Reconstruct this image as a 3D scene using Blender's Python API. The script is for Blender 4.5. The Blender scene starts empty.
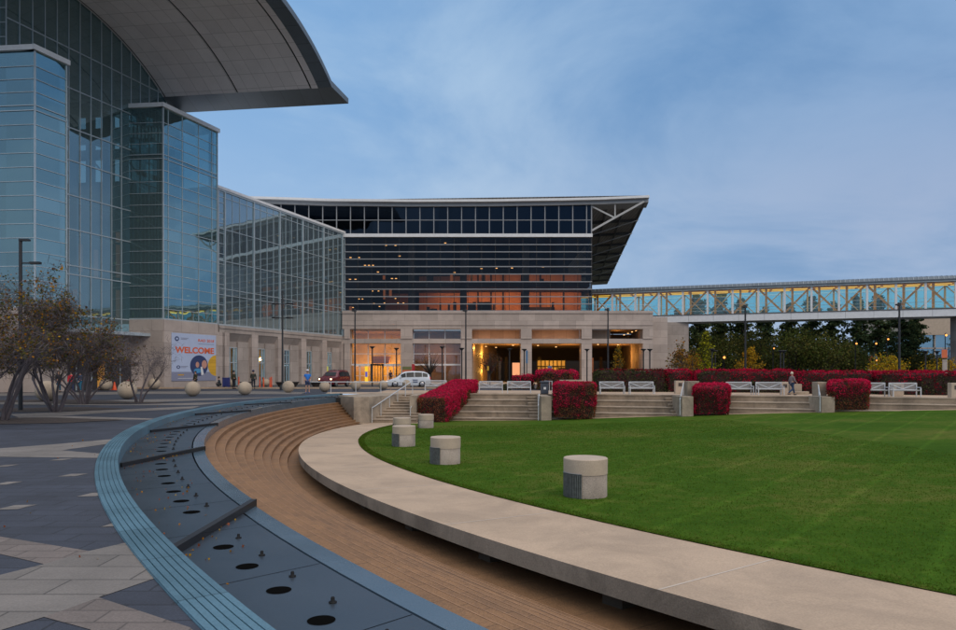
import bpy, math, random
import numpy as np
from mathutils import Vector, Matrix
random.seed(7); rng = np.random.default_rng(7)
PI = math.pi; R = math.radians
S = bpy.context.scene; COL = S.collection
E = 1.65                                   # eye height above the plaza

# ------------------------------------------------------------------ helpers
def at(px, py, Y):                         # photo position at distance Y
    return ((px-478)/700*Y, Y, E+(372-py)/700*Y)
def gx(px, Y): return (px-478)/700*Y
def gnd(px, py, z=0.0):
    Y = 700*(E-z)/(py-372); return (gx(px, Y), Y)

def tag(o, label=None, cat=None, group=None, kind=None):
    if label: o['label'] = label
    if cat: o['category'] = cat
    if group: o['group'] = group
    if kind: o['kind'] = kind
    return o
def thing(name, label, cat, loc=(0, 0, 0), rz=0, group=None):
    o = bpy.data.objects.new(name, None); COL.objects.link(o)
    o.location = loc; o.rotation_euler = (0, 0, rz); o.empty_display_size = .2
    return tag(o, label, cat, group)
def parent_to(o, par):
    o.parent = par
    m = Matrix.Identity(4); q = par
    if o.get('_local'): return
    while q is not None:
        if q.type == 'EMPTY':
            m = (Matrix.Translation(q.location) @ Matrix.Rotation(q.rotation_euler[2], 4, 'Z')); break
        q = q.parent
    o.matrix_parent_inverse = m.inverted() if par.type == 'EMPTY' else Matrix.Identity(4)
def copy_tree(o, par=None):
    c = o.copy(); COL.objects.link(c)
    if par is not None: c.parent = par
    for ch in list(o.children): copy_tree(ch, c)
    return c

class MB:
    def __init__(s, xf=None): s.v = []; s.f = []; s.m = []; s.uv = []; s.xf = xf; s.sm = []
    def add(s, vs, fs, mi=0, smooth=False):
        b = len(s.v)
        for f in fs:
            p = [Vector(vs[i]) for i in f]
            n = Vector((0, 0, 0))
            for i in range(len(p)):
                a, c = p[i], p[(i+1) % len(p)]
                n += Vector(((a.y-c.y)*(a.z+c.z), (a.z-c.z)*(a.x+c.x), (a.x-c.x)*(a.y+c.y)))
            ax, ay, az = abs(n.x), abs(n.y), abs(n.z)
            if az >= ax and az >= ay: uv = [(q.x, q.y) for q in p]
            elif ay >= ax: uv = [(q.x, q.z) for q in p]
            else: uv = [(q.y, q.z) for q in p]
            s.uv += uv; s.f.append([b+i for i in f]); s.m.append(mi); s.sm.append(smooth)
        s.v += [(s.xf(*q) if s.xf else tuple(q)) for q in vs]
        return s
    def box(s, x0, x1, y0, y1, z0, z1, mi=0):
        if x0 > x1: x0, x1 = x1, x0
        if y0 > y1: y0, y1 = y1, y0
        vs = [(x, y, z) for z in (z0, z1) for y in (y0, y1) for x in (x0, x1)]
        return s.add(vs, [(0, 2, 3, 1), (4, 5, 7, 6), (0, 1, 5, 4), (2, 6, 7, 3), (0, 4, 6, 2), (1, 3, 7, 5)], mi)
    def quad(s, a, b, c, d, mi=0): return s.add([a, b, c, d], [(0, 1, 2, 3)], mi)
    def prism(s, poly, z0, z1, mi=0):      # poly in xy
        n = len(poly)
        vs = [(x, y, z0) for x, y in poly]+[(x, y, z1) for x, y in poly]
        return s.add(vs, [tuple(range(n))[::-1], tuple(range(n, 2*n))]+[(i, (i+1) % n, n+(i+1) % n, n+i) for i in range(n)], mi)
    def extr(s, poly, x0, x1, mi=0):       # poly in (y,z) extruded along x
        n = len(poly)
        vs = [(x0, y, z) for y, z in poly]+[(x1, y, z) for y, z in poly]
        return s.add(vs, [tuple(range(n)), tuple(range(n, 2*n))[::-1]]+[(i, n+i, n+(i+1) % n, (i+1) % n) for i in range(n)], mi)
    def tube(s, pts, rad, n=8, mi=0, smooth=True, cap=True):
        pts = [Vector(p) for p in pts]
        if not hasattr(rad, '__len__'): rad = [rad]*len(pts)
        vs = []; fs = []; up = None
        for i, p in enumerate(pts):
            d = (pts[min(i+1, len(pts)-1)]-pts[max(i-1, 0)])
            if d.length < 1e-7: d = Vector((0, 0, 1))
            d.normalize()
            if up is None: up = Vector((0, 0, 1)) if abs(d.z) < .9 else Vector((1, 0, 0))
            a = d.cross(up); a.normalize(); bb = a.cross(d); up = bb
            for k in range(n):
                t = 2*PI*k/n+PI/n; vs.append(tuple(p+(a*math.cos(t)+bb*math.sin(t))*rad[i]))
        for i in range(len(pts)-1):
            for k in range(n): fs.append((i*n+k, i*n+(k+1) % n, (i+1)*n+(k+1) % n, (i+1)*n+k))
        s.add(vs, fs, mi, smooth)
        if cap: s.add(vs[:n], [tuple(range(n))[::-1]], mi); s.add(vs[-n:], [tuple(range(n))], mi)
        return s
    def bar(s, p0, p1, w, h, mi=0):        # rectangular bar between two points
        p0, p1 = Vector(p0), Vector(p1); d = (p1-p0).normalized()
        up = Vector((0, 0, 1)) if abs(d.z) < .95 else Vector((1, 0, 0))
        a = d.cross(up).normalized()*w/2; b = a.cross(d).normalized()*h/2
        vs = [p+q for p in (p0, p1) for q in (-a-b, a-b, a+b, -a+b)]
        return s.add([tuple(q) for q in vs], [(3, 2, 1, 0), (4, 5, 6, 7), (0, 1, 5, 4), (1, 2, 6, 5), (2, 3, 7, 6), (3, 0, 4, 7)], mi)
    def lathe(s, prof, c=(0, 0, 0), n=24, mi=0, smooth=True, a0=0, a1=2*PI):
        full = abs(a1-a0-2*PI) < 1e-6; m = n if full else n+1
        vs = [(c[0]+r*math.cos(a0+(a1-a0)*k/n), c[1]+r*math.sin(a0+(a1-a0)*k/n), c[2]+z) for r, z in prof for k in range(m)]
        fs = []
        for i in range(len(prof)-1):
            for k in range(n):
                k2 = (k+1) % m
                fs.append((i*m+k, i*m+k2, (i+1)*m+k2, (i+1)*m+k))
        return s.add(vs, fs, mi, smooth)
    def ball(s, c, r, n=20, mi=0, sz=1.0):
        return s.lathe([(max(1e-4, r*math.sin(PI*i/(n//2))), -r*sz*math.cos(PI*i/(n//2))) for i in range(n//2+1)], c, n, mi)
    def build(s, name, mats, par=None, bevel=0):
        me = bpy.data.meshes.new(name); me.from_pydata(s.v, [], s.f)
        if not isinstance(mats, (list, tuple)): mats = [mats]
        for m in mats: me.materials.append(m)
        me.polygons.foreach_set('material_index', s.m)
        me.polygons.foreach_set('use_smooth', s.sm)
        u = me.uv_layers.new(name='UVMap'); u.data.foreach_set('uv', [c for q in s.uv for c in q])
        me.update()
        o = bpy.data.objects.new(name, me); COL.objects.link(o)
        if par is not None: parent_to(o, par)
        if bevel:
            b = o.modifiers.new('b', 'BEVEL'); b.width = bevel; b.segments = 2; b.limit_method = 'ANGLE'
        return o

def cloud(name, pts, size, mats, mi=None, par=None, aspect=1.0, nrm=None, flat=.0):
    """many small leaf faces as one mesh"""
    pts = np.asarray(pts, float); n = len(pts)
    a = rng.normal(size=(n, 3)); a /= np.linalg.norm(a, axis=1)[:, None]
    b = rng.normal(size=(n, 3)); b[:, 2] *= (1-flat)
    if flat: a[:, 2] *= (1-flat); a /= np.linalg.norm(a, axis=1)[:, None]
    b -= a*(a*b).sum(1)[:, None]; b /= np.linalg.norm(b, axis=1)[:, None]
    sz = (size*rng.uniform(.6, 1.35, n))[:, None]
    a = a*sz/2; b = b*sz/2*aspect
    V = np.stack([pts-a, pts-b*.9+a*.15, pts+a, pts+b], 1).reshape(-1, 3)
    me = bpy.data.meshes.new(name)
    me.vertices.add(4*n); me.vertices.foreach_set('co', V.ravel())
    me.loops.add(4*n); me.loops.foreach_set('vertex_index', np.arange(4*n, dtype=np.int32))
    me.polygons.add(n); me.polygons.foreach_set('loop_start', np.arange(0, 4*n, 4, dtype=np.int32))
    if not isinstance(mats, (list, tuple)): mats = [mats]
    for m in mats: me.materials.append(m)
    if mi is not None: me.polygons.foreach_set('material_index', np.asarray(mi, dtype=np.int32))
    me.update(calc_edges=True)
    o = bpy.data.objects.new(name, me); COL.objects.link(o)
    if par is not None: parent_to(o, par)
    return o

def frame(ox, oy, ux, uy):                 # local (s along facade, n outward, z)
    l = math.hypot(ux, uy); ux /= l; uy /= l
    return lambda s_, n_, z_: (ox+s_*ux+n_*uy, oy+s_*uy-n_*ux, z_)

# ------------------------------------------------------------------ materials
def new_mat(name):
    m = bpy.data.materials.new(name); m.use_nodes = True
    nt = m.node_tree; nt.nodes.clear()
    return m, nt, nt.nodes, nt.links
def N(nt, t, **k):
    n = nt.nodes.new(t)
    for a, b in k.items():
        if a.startswith('i_'): n.inputs[a[2:].replace('_', ' ')].default_value = b
        else: setattr(n, a, b)
    return n
def rgb(c): return (c[0], c[1], c[2], 1)
def mul(c, k): return tuple(x*k for x in c[:3])
def mat(name, col, rough=.7, var=.15, nscale=2.0, bump=0.0, bscale=30, metal=0, spec=.5, brick=None, joint=None, stain=0, coord='UV', wet=0, fine=.08, bvar=.12):
    """procedural surface: two scales of tone variation, optional joints (brick = (w,h,mortar,offset)), optional bump"""
    m, nt, ns, L = new_mat(name)
    out = N(nt, 'ShaderNodeOutputMaterial'); p = N(nt, 'ShaderNodeBsdfPrincipled')
    L.new(p.outputs[0], out.inputs[0]); p.inputs['Roughness'].default_value = rough; p.inputs['Metallic'].default_value = metal
    p.inputs['Specular IOR Level'].default_value = spec
    tc = N(nt, 'ShaderNodeTexCoord'); ob = tc.outputs['Object']
    n1 = N(nt, 'ShaderNodeTexNoise', i_Scale=nscale, i_Detail=6.0, i_Roughness=.6); L.new(ob, n1.inputs['Vector'])
    n2 = N(nt, 'ShaderNodeTexNoise', i_Scale=bscale, i_Detail=3.0); L.new(ob, n2.inputs['Vector'])
    r1 = N(nt, 'ShaderNodeMapRange'); r1.inputs['From Min'].default_value = .3; r1.inputs['From Max'].default_value = .7
    r1.inputs['To Min'].default_value = 1-var; r1.inputs['To Max'].default_value = 1+var; L.new(n1.outputs[0], r1.inputs[0])
    r2 = N(nt, 'ShaderNodeMapRange'); r2.inputs['From Min'].default_value = .3; r2.inputs['From Max'].default_value = .7
    r2.inputs['To Min'].default_value = 1-fine; r2.inputs['To Max'].default_value = 1+fine; L.new(n2.outputs[0], r2.inputs[0])
    mm = N(nt, 'ShaderNodeMath', operation='MULTIPLY'); L.new(r1.outputs[0], mm.inputs[0]); L.new(r2.outputs[0], mm.inputs[1])
    vm = N(nt, 'ShaderNodeVectorMath', operation='SCALE'); vm.inputs[0].default_value = col[:3]; L.new(mm.outputs[0], vm.inputs['Scale'])
    cs = vm.outputs[0]; hsrc = n2.outputs[0]
    if brick:
        w, h, mo, off = brick
        b = N(nt, 'ShaderNodeTexBrick', offset=off, i_Scale=1.0)
        b.inputs['Brick Width'].default_value = w; b.inputs['Row Height'].default_value = h; b.inputs['Mortar Size'].default_value = mo
        b.inputs['Mortar Smooth'].default_value = .2; b.inputs['Bias'].default_value = 0
        b.inputs['Color1'].default_value = (1-bvar,)*3+(1,); b.inputs['Color2'].default_value = (1+bvar,)*3+(1,)
        jj = joint if joint else .55
        b.inputs['Mortar'].default_value = (jj, jj, jj, 1)
        L.new(tc.outputs[coord], b.inputs['Vector'])
        v2 = N(nt, 'ShaderNodeVectorMath', operation='MULTIPLY'); L.new(cs, v2.inputs[0]); L.new(b.outputs['Color'], v2.inputs[1]); cs = v2.outputs[0]
    if stain:
        n3 = N(nt, 'ShaderNodeTexNoise', i_Scale=.55, i_Detail=8.0, i_Roughness=.7, i_Distortion=.6); L.new(ob, n3.inputs['Vector'])
        r3 = N(nt, 'ShaderNodeMapRange'); r3.inputs['From Min'].default_value = .42; r3.inputs['From Max'].default_value = .62
        r3.inputs['To Min'].default_value = 1.0; r3.inputs['To Max'].default_value = 1-stain; L.new(n3.outputs[0], r3.inputs[0])
        v3 = N(nt, 'ShaderNodeVectorMath', operation='SCALE'); L.new(cs, v3.inputs[0]); L.new(r3.outputs[0], v3.inputs['Scale']); cs = v3.outputs[0]
    L.new(cs, p.inputs['Base Color'])
    rr = N(nt, 'ShaderNodeMapRange'); rr.inputs['To Min'].default_value = max(.02, rough-.12); rr.inputs['To Max'].default_value = min(1, rough+.12)
    L.new(n1.outputs[0], rr.inputs[0]); L.new(rr.outputs[0], p.inputs['Roughness'])
    if bump:
        bp = N(nt, 'ShaderNodeBump', i_Strength=bump, i_Distance=.01); L.new(hsrc, bp.inputs['Height']); L.new(bp.outputs[0], p.inputs['Normal'])
    return m
def leafmat(name, col, tr=.25, var=.35):
    m, nt, ns, L = new_mat(name)
    out = N(nt, 'ShaderNodeOutputMaterial'); d = N(nt, 'ShaderNodeBsdfDiffuse'); t = N(nt, 'ShaderNodeBsdfTranslucent'); mx = N(nt, 'ShaderNodeMixShader')
    mx.inputs[0].default_value = tr
    tc = N(nt, 'ShaderNodeTexCoord'); n1 = N(nt, 'ShaderNodeTexNoise', i_Scale=4.0, i_Detail=4.0); L.new(tc.outputs['Object'], n1.inputs['Vector'])
    r1 = N(nt, 'ShaderNodeMapRange'); r1.inputs['From Min'].default_value = .3; r1.inputs['From Max'].default_value = .7
    r1.inputs['To Min'].default_value = 1-var; r1.inputs['To Max'].default_value = 1+var; L.new(n1.outputs[0], r1.inputs[0])
    v = N(nt, 'ShaderNodeVectorMath', operation='SCALE'); v.inputs[0].default_value = col[:3]; L.new(r1.outputs[0], v.inputs['Scale'])
    L.new(v.outputs[0], d.inputs[0]); L.new(v.outputs[0], t.inputs[0]); L.new(d.outputs[0], mx.inputs[1]); L.new(t.outputs[0], mx.inputs[2]); L.new(mx.outputs[0], out.inputs[0])
    return m
def glassmat(name, tint, refl, rcol, rough=.02, wobble=.02, pane=None, frit=0, fcol=(.3, .4, .42)):
    """coated architectural glass: tinted see-through plus a mirror share that grows at grazing angles"""
    m, nt, ns, L = new_mat(name)
    out = N(nt, 'ShaderNodeOutputMaterial'); tr = N(nt, 'ShaderNodeBsdfTransparent'); gl = N(nt, 'ShaderNodeBsdfGlossy'); mx = N(nt, 'ShaderNodeMixShader')
    tr.inputs[0].default_value = rgb(tint); gl.inputs[0].default_value = rgb(rcol); gl.inputs['Roughness'].default_value = rough
    lw = N(nt, 'ShaderNodeFresnel', i_IOR=1.5)
    ad = N(nt, 'ShaderNodeMath', operation='MULTIPLY_ADD'); L.new(lw.outputs[0], ad.inputs[0]); ad.inputs[1].default_value = 1-refl; ad.inputs[2].default_value = refl
    tc = N(nt, 'ShaderNodeTexCoord')
    if pane:
        vo = N(nt, 'ShaderNodeTexBrick', offset=0.0, i_Scale=1.0)
        vo.inputs['Brick Width'].default_value = pane[0]; vo.inputs['Row Height'].default_value = pane[1]; vo.inputs['Mortar Size'].default_value = 0
        vo.inputs['Color1'].default_value = (.88, .88, .88, 1); vo.inputs['Color2'].default_value = (1.12, 1.12, 1.12, 1)
        L.new(tc.outputs['UV'], vo.inputs['Vector'])
        m2 = N(nt, 'ShaderNodeMath', operation='MULTIPLY'); L.new(ad.outputs[0], m2.inputs[0]); L.new(vo.outputs['Color'], m2.inputs[1]); m2.use_clamp = True
        L.new(m2.outputs[0], mx.inputs[0])
    else: L.new(ad.outputs[0], mx.inputs[0])
    n1 = N(nt, 'ShaderNodeTexNoise', i_Scale=.6, i_Detail=1.0); L.new(tc.outputs['Object'], n1.inputs['Vector'])
    bp = N(nt, 'ShaderNodeBump', i_Strength=wobble, i_Distance=.3); L.new(n1.outputs[0], bp.inputs['Height']); L.new(bp.outputs[0], gl.inputs['Normal'])
    tsrc = tr.outputs[0]
    if frit:                               # printed dot pattern and interior scrim: a share of the pane is pale and matt
        df = N(nt, 'ShaderNodeBsdfDiffuse'); df.inputs[0].default_value = rgb(fcol); m3 = N(nt, 'ShaderNodeMixShader'); m3.inputs[0].default_value = frit
        L.new(tr.outputs[0], m3.inputs[1]); L.new(df.outputs[0], m3.inputs[2]); tsrc = m3.outputs[0]
    L.new(tsrc, mx.inputs[1]); L.new(gl.outputs[0], mx.inputs[2]); L.new(mx.outputs[0], out.inputs[0])
    return m
def emit(name, col, st):
    m, nt, ns, L = new_mat(name)
    out = N(nt, 'ShaderNodeOutputMaterial'); e = N(nt, 'ShaderNodeEmission'); e.inputs[0].default_value = rgb(col); e.inputs[1].default_value = st
    L.new(e.outputs[0], out.inputs[0]); return m

M = {}
M['slate'] = mat('slate_paving', (.036, .043, .064), .72, .22, .8, .35, 60, brick=(.62, .31, .012, .5), joint=.5, stain=.25, coord='Object', fine=.18)
M['beige'] = mat('beige_paving', (.185, .168, .155), .75, .12, .9, .3, 60, brick=(.92, .37, .010, .5), joint=.45, stain=.2, coord='Object', fine=.12)
M['pinkish'] = mat('pink_beige_paving', (.165, .138, .126), .75, .12, .9, .3, 60, brick=(.46, .23, .010, .5), joint=.6, stain=.2, coord='Object', fine=.15)
M['asphalt'] = mat('asphalt', (.05, .05, .054), .85, .15, .5, .3, 80, stain=.2)
M['far_ground'] = mat('far_ground', (.07, .075, .06), .95, .2, .1)
M['paint'] = mat('road_paint', (.6, .6, .58), .7, .15, 3)
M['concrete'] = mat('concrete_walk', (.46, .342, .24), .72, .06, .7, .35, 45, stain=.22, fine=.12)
M['conc_face'] = mat('weathered_concrete', (.36, .295, .225), .8, .16, 1.5, .4, 40, stain=.4, fine=.14)
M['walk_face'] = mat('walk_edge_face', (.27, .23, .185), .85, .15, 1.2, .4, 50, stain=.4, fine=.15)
M['riser'] = mat('stained_shaded_riser', (.30, .235, .17), .85, .2, 1.4, .4, 40, stain=.4, fine=.15)  # brownish stain, plus the shade of upright faces put into the colour
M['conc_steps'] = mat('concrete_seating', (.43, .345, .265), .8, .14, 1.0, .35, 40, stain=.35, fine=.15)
M['brown'] = mat('brown_brick_steps', (.225, .120, .054), .74, .20, 1.6, .4, 50, stain=.10, fine=.2, brick=(.8, 3.0, .012, 0), joint=.7, bvar=.05)
M['nosing'] = mat('worn_brown_nosing', (.275, .155, .085), .8, .25, 5, .3, 50)
M['dkconc'] = mat('dark_concrete', (.10, .085, .065), .9, .2, 2)  # dark tone for the brackets under the walk
M['coping'] = mat('sky_tinted_coping', (.085, .175, .235), .38, .12, 1.4, .1, 60, brick=(1.3, 9, .012, 0), joint=.5, fine=.15)  # grey granite; the blue of the reflected sky is put into its colour
M['basin'] = mat('black_granite_basin', (.034, .047, .064), .33, .2, .8, .05, 50, fine=.1)
M['rim'] = mat('granite_rim', (.07, .105, .14), .2, .15, 1.2, .05, 50, fine=.1)
M['black'] = mat('black_metal', (.012, .012, .014), .5, .2)
M['void'] = mat('dark_cavity', (.005, .005, .005), .95, .1, spec=0)
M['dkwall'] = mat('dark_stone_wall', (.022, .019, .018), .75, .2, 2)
M['lawn'] = None
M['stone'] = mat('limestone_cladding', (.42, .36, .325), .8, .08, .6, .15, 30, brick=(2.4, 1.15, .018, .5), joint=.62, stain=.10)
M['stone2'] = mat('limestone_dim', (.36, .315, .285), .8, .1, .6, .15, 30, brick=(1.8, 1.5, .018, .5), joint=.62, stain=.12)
M['white'] = mat('white_paint', (.68, .70, .72), .45, .06, 2)
M['mullion'] = mat('mullion_metal', (.44, .51, .55), .42, .08, 2, metal=.3)
M['mullion2'] = mat('white_mullion', (.25, .265, .285), .45, .08, 2, metal=.1)
M['soffit'] = mat('grey_soffit_panels', (.70, .66, .67), .62, .06, .5, brick=(1.55, 1.35, .022, .0), joint=.6, spec=.3, bvar=.05)
M['fascia'] = mat('slate_blue_fascia', (.13, .16, .19), .42, .1, .7, metal=.3, brick=(2.05, 30, .02, 0), joint=.5)
M['dksoffit'] = mat('dark_ribbed_soffit', (.30, .285, .27), .75, .15, .4, brick=(.55, 30, .06, 0), joint=.5)
M['truss'] = mat('pale_steel_truss', (.42, .43, .43), .5, .1)
M['inside'] = mat('interior_grey', (.10, .105, .11), .8, .2, .6)
M['inside_dk'] = mat('interior_dark', (.035, .033, .035), .85, .2, .6)
M['slab'] = mat('floor_slab', (.20, .20, .21), .8, .1)
M['wood'] = mat('warm_wood_panels', (.55, .27, .14), .6, .15, .7, brick=(2.2, 3.6, .03, 0), joint=.6)
M['cream'] = mat('cream_wall', (.6, .5, .32), .7, .08)
M['portico'] = mat('portico_stone', (.36, .27, .2), .7, .12, .8, brick=(1.9, 1.6, .02, 0), joint=.5)
M['g_tower'] = glassmat('teal_glass', (.17, .30, .32), .55, (.44, .64, .65), pane=(2.25, 1.15), frit=.30, fcol=(.13, .23, .26))
M['g_tower_f'] = glassmat('green_glass_return', (.30, .44, .42), .16, (.36, .52, .52), pane=(2.25, 1.15), frit=.34, fcol=(.21, .33, .36))
M['g_tower_1'] = glassmat('blue_teal_glass', (.17, .30, .32), .36, (.30, .47, .54), pane=(2.25, 1.15), frit=.30, fcol=(.12, .21, .25))
M['g_left'] = glassmat('teal_glass_block', (.26, .35, .38), .50, (.46, .60, .66), pane=(1.26, 3.5), frit=.45, fcol=(.28, .37, .40))
M['g_rec'] = glassmat('teal_glass_recess', (.28, .42, .42), .36, (.42, .58, .62), pane=(1.17, 3.6), frit=.36, fcol=(.19, .30, .32))
M['g_dark'] = glassmat('smoked_glass', (.58, .52, .47), .03, (.26, .30, .36), pane=(1.95, 30))
M['g_top'] = glassmat('navy_glass', (.12, .15, .2), .03, (.22, .31, .45), pane=(1.95, 2.2))
M['g_clear'] = glassmat('clear_glass', (.75, .72, .66), .05, (.8, .9, 1))
M['g_bridge'] = glassmat('clear_bridge_glass', (.90, .93, .90), .03, (.6, .85, .95))
M['g_bridge2'] = glassmat('cyan_bridge_glass', (.34, .80, .86), .05, (.6, .85, .95))
M['g_win'] = glassmat('window_glass', (.16, .28, .32), .5, (.5, .72, .8), frit=.3, fcol=(.10, .22, .26))
M['yellow_steel'] = mat('ochre_steel', (.80, .38, .07), .55, .1)
M['lamp_w'] = emit('warm_lamp', (1, .52, .16), 12)
M['lamp_o'] = emit('orange_lamp', (1, .36, .08), 2.4)
M['lamp_s'] = emit('downlight', (1, .55, .2), 2.2)
M['lamp_dim'] = emit('dim_downlight', (1, .62, .28), 1.6)
M['lamp_ceiling'] = emit('bridge_ceiling_light', (1, .62, .10), 1.0)
M['glow_panel'] = emit('backlit_sign', (1, .42, .2), 1.0)
M['bark'] = mat('grey_bark', (.085, .072, .072), .9, .3, 6, .4, 60)
M['bark_dk'] = mat('dark_bark', (.045, .035, .03), .9, .3, 6)
M['twig'] = mat('grey_purple_twig', (.098, .084, .094), .9, .25, 4)
M['soil'] = mat('dry_soil_edge', (.10, .075, .035), .95, .3, 6)
M['bed'] = mat('mulch_bed', (.045, .033, .028), .95, .4, 8, .8, 90, fine=.4)
M['sphere'] = mat('tan_concrete_ball', (.40, .33, .25), .8, .12, 1.6, .3, 30, stain=.25, fine=.12)
M['pebble'] = mat('aggregate_concrete', (.33, .285, .24), .85, .15, 3, .8, 90, fine=.35, stain=.3)
M['cap'] = mat('smooth_cap_concrete', (.43, .35, .275), .8, .10, 2, .25, 60, fine=.12)
M['steel'] = mat('steel_slats', (.17, .18, .19), .4, .3, 14, metal=.4)
M['seam'] = mat('pale_expansion_joint', (.50, .43, .36), .8, .1)
M['chalk'] = mat('chalky_stain', (.36, .28, .22), .9, .2)
M['nozz'] = mat('nozzle_metal', (.012, .013, .015), .7, .2, spec=.2)
M['pole'] = mat('dark_pole', (.016, .018, .022), .5, .2)
M['rail'] = mat('galvanised_rail', (.55, .58, .60), .4, .1, metal=.3)
M['bench'] = mat('white_bench_paint', (.50, .52, .55), .5, .08)
M['bench_mesh'] = mat('bench_pale_slats', (.40, .38, .37), .6, .1)
M['bin'] = mat('blue_grey_bin', (.05, .065, .09), .5, .15)
M['orange'] = mat('orange_plastic', (.75, .09, .02), .5, .1)
M['bronze'] = mat('bronze_bowl', (.06, .048, .042), .5, .2)
M['red_paint'] = mat('dark_red_car_paint', (.13, .010, .016), .25, .05, spec=.7)
M['white_car'] = mat('white_car_paint', (.62, .68, .75), .25, .03, spec=.7)
M['car_glass'] = mat('car_glass', (.015, .022, .028), .12, .05, spec=.25)
M['tyre'] = mat('tyre', (.015, .015, .016), .9, .1)
M['rim_m'] = mat('alloy_rim', (.4, .4, .42), .3, .1, metal=.7)
M['headlight'] = emit('headlight', (1, .62, .28), 14)
M['headlight_off'] = emit('headlight_dim', (1, .8, .65), 1.2)
M['tail'] = emit('tail_light', (1, .05, .02), .6)
M['banner'] = mat('banner_pale_blue', (.42, .50, .68), .7, .03)
M['b_grey'] = mat('banner_grey', (.22, .24, .34), .7, .03)
M['b_yellow'] = mat('banner_yellow', (.62, .36, .03), .7, .05, brick=(3, .12, .006, 0), joint=.8)
M['b_orange'] = mat('banner_orange', (.66, .12, .035), .7, .03)
M['b_navy'] = mat('banner_navy', (.03, .05, .14), .7, .03)
M['b_skin'] = mat('banner_skin_tone', (.5, .26, .2), .7, .1)
M['b_cyan'] = mat('banner_cyan', (.07, .28, .52), .7, .1)
M['skin'] = mat('skin', (.42, .24, .17), .6, .05)
M['crimson'] = leafmat('leaf_crimson', (.42, .014, .046))
M['magenta'] = leafmat('leaf_bright_crimson', (.62, .024, .090))
M['maroon'] = leafmat('leaf_maroon', (.17, .014, .024))
M['rust'] = leafmat('leaf_rust', (.25, .085, .045))
M['olive'] = leafmat('leaf_olive', (.075, .085, .034))
M['dkgreen'] = leafmat('leaf_dark_green', (.018, .030, .016))
M['pine'] = leafmat('leaf_pine', (.042, .068, .034), .1)
M['pine2'] = leafmat('leaf_pine_light', (.075, .10, .045), .1)
M['green'] = leafmat('leaf_mid_green', (.075, .095, .022))
M['gold'] = leafmat('leaf_gold', (.42, .25, .02))
M['yellow'] = leafmat('leaf_yellow', (.38, .36, .02))
M['amber'] = leafmat('leaf_amber', (.33, .145, .015))
M['mossy'] = leafmat('leaf_mossy', (.13, .115, .032))
M['drybrown'] = leafmat('leaf_dry_brown', (.11, .06, .035))
M['hcore'] = mat('hedge_twigs', (.030, .012, .010), .95, .3, 8)

def lawn_mat():
    m, nt, ns, L = new_mat('mown_lawn')
    out = N(nt, 'ShaderNodeOutputMaterial'); p = N(nt, 'ShaderNodeBsdfPrincipled'); L.new(p.outputs[0], out.inputs[0])
    p.inputs['Roughness'].default_value = .9; p.inputs['Specular IOR Level'].default_value = .02
    tc = N(nt, 'ShaderNodeTexCoord')
    big = N(nt, 'ShaderNodeTexNoise', i_Scale=.16, i_Detail=5.0, i_Roughness=.65); L.new(tc.outputs['Object'], big.inputs['Vector'])
    sm = N(nt, 'ShaderNodeTexNoise', i_Scale=2.6, i_Detail=8.0, i_Roughness=.75); L.new(tc.outputs['Object'], sm.inputs['Vector'])
    fi = N(nt, 'ShaderNodeTexNoise', i_Scale=38.0, i_Detail=4.0, i_Roughness=.8); L.new(tc.outputs['Object'], fi.inputs['Vector'])
    ramp = N(nt, 'ShaderNodeValToRGB'); e = ramp.color_ramp.elements
    e[0].position = .34; e[0].color = (.027, .070, .007, 1); e[1].position = .64; e[1].color = (.115, .122, .028, 1)
    x = e.new(.49); x.color = (.048, .100, .010, 1)
    a = N(nt, 'ShaderNodeMath', operation='MULTIPLY_ADD'); a.inputs[1].default_value = .55; L.new(big.outputs[0], a.inputs[0])
    a2 = N(nt, 'ShaderNodeMath', operation='MULTIPLY'); a2.inputs[1].default_value = .45; L.new(sm.outputs[0], a2.inputs[0]); L.new(a2.outputs[0], a.inputs[2])
    L.new(a.outputs[0], ramp.inputs[0])
    # mowing passes: thin pale tracks fanning across the far half
    mp = N(nt, 'ShaderNodeMapping'); mp.inputs['Rotation'].default_value = (0, 0, R(38)); L.new(tc.outputs['Object'], mp.inputs[0])
    wv = N(nt, 'ShaderNodeTexWave', i_Scale=.17, i_Distortion=.9, i_Detail=1.0); wv.bands_direction = 'X'; wv.inputs['Detail Scale'].default_value = .3; L.new(mp.outputs[0], wv.inputs['Vector'])
    wr = N(nt, 'ShaderNodeMapRange'); wr.inputs['From Min'].default_value = .96; wr.inputs['From Max'].default_value = 1; wr.inputs['To Min'].default_value = 1; wr.inputs['To Max'].default_value = 1.22
    L.new(wv.outputs['Fac'], wr.inputs[0])
    fr = N(nt, 'ShaderNodeMapRange'); fr.inputs['From Min'].default_value = .3; fr.inputs['From Max'].default_value = .7; fr.inputs['To Min'].default_value = .55; fr.inputs['To Max'].default_value = 1.45
    L.new(fi.outputs[0], fr.inputs[0])
    mm = N(nt, 'ShaderNodeMath', operation='MULTIPLY'); L.new(wr.outputs[0], mm.inputs[0]); L.new(fr.outputs[0], mm.inputs[1])
    v = N(nt, 'ShaderNodeVectorMath', operation='SCALE'); L.new(ramp.outputs[0], v.inputs[0]); L.new(mm.outputs[0], v.inputs['Scale']); L.new(v.outputs[0], p.inputs['Base Color'])
    bp = N(nt, 'ShaderNodeBump', i_Strength=.5, i_Distance=.02); L.new(fi.outputs[0], bp.inputs['Height']); L.new(bp.outputs[0], p.inputs['Normal'])
    return m
M['lawn'] = lawn_mat()
M['blade'] = leafmat('grass_blade', (.066, .125, .012), .4)
M['blade2'] = leafmat('grass_blade_dry', (.11, .125, .025), .4)

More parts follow.
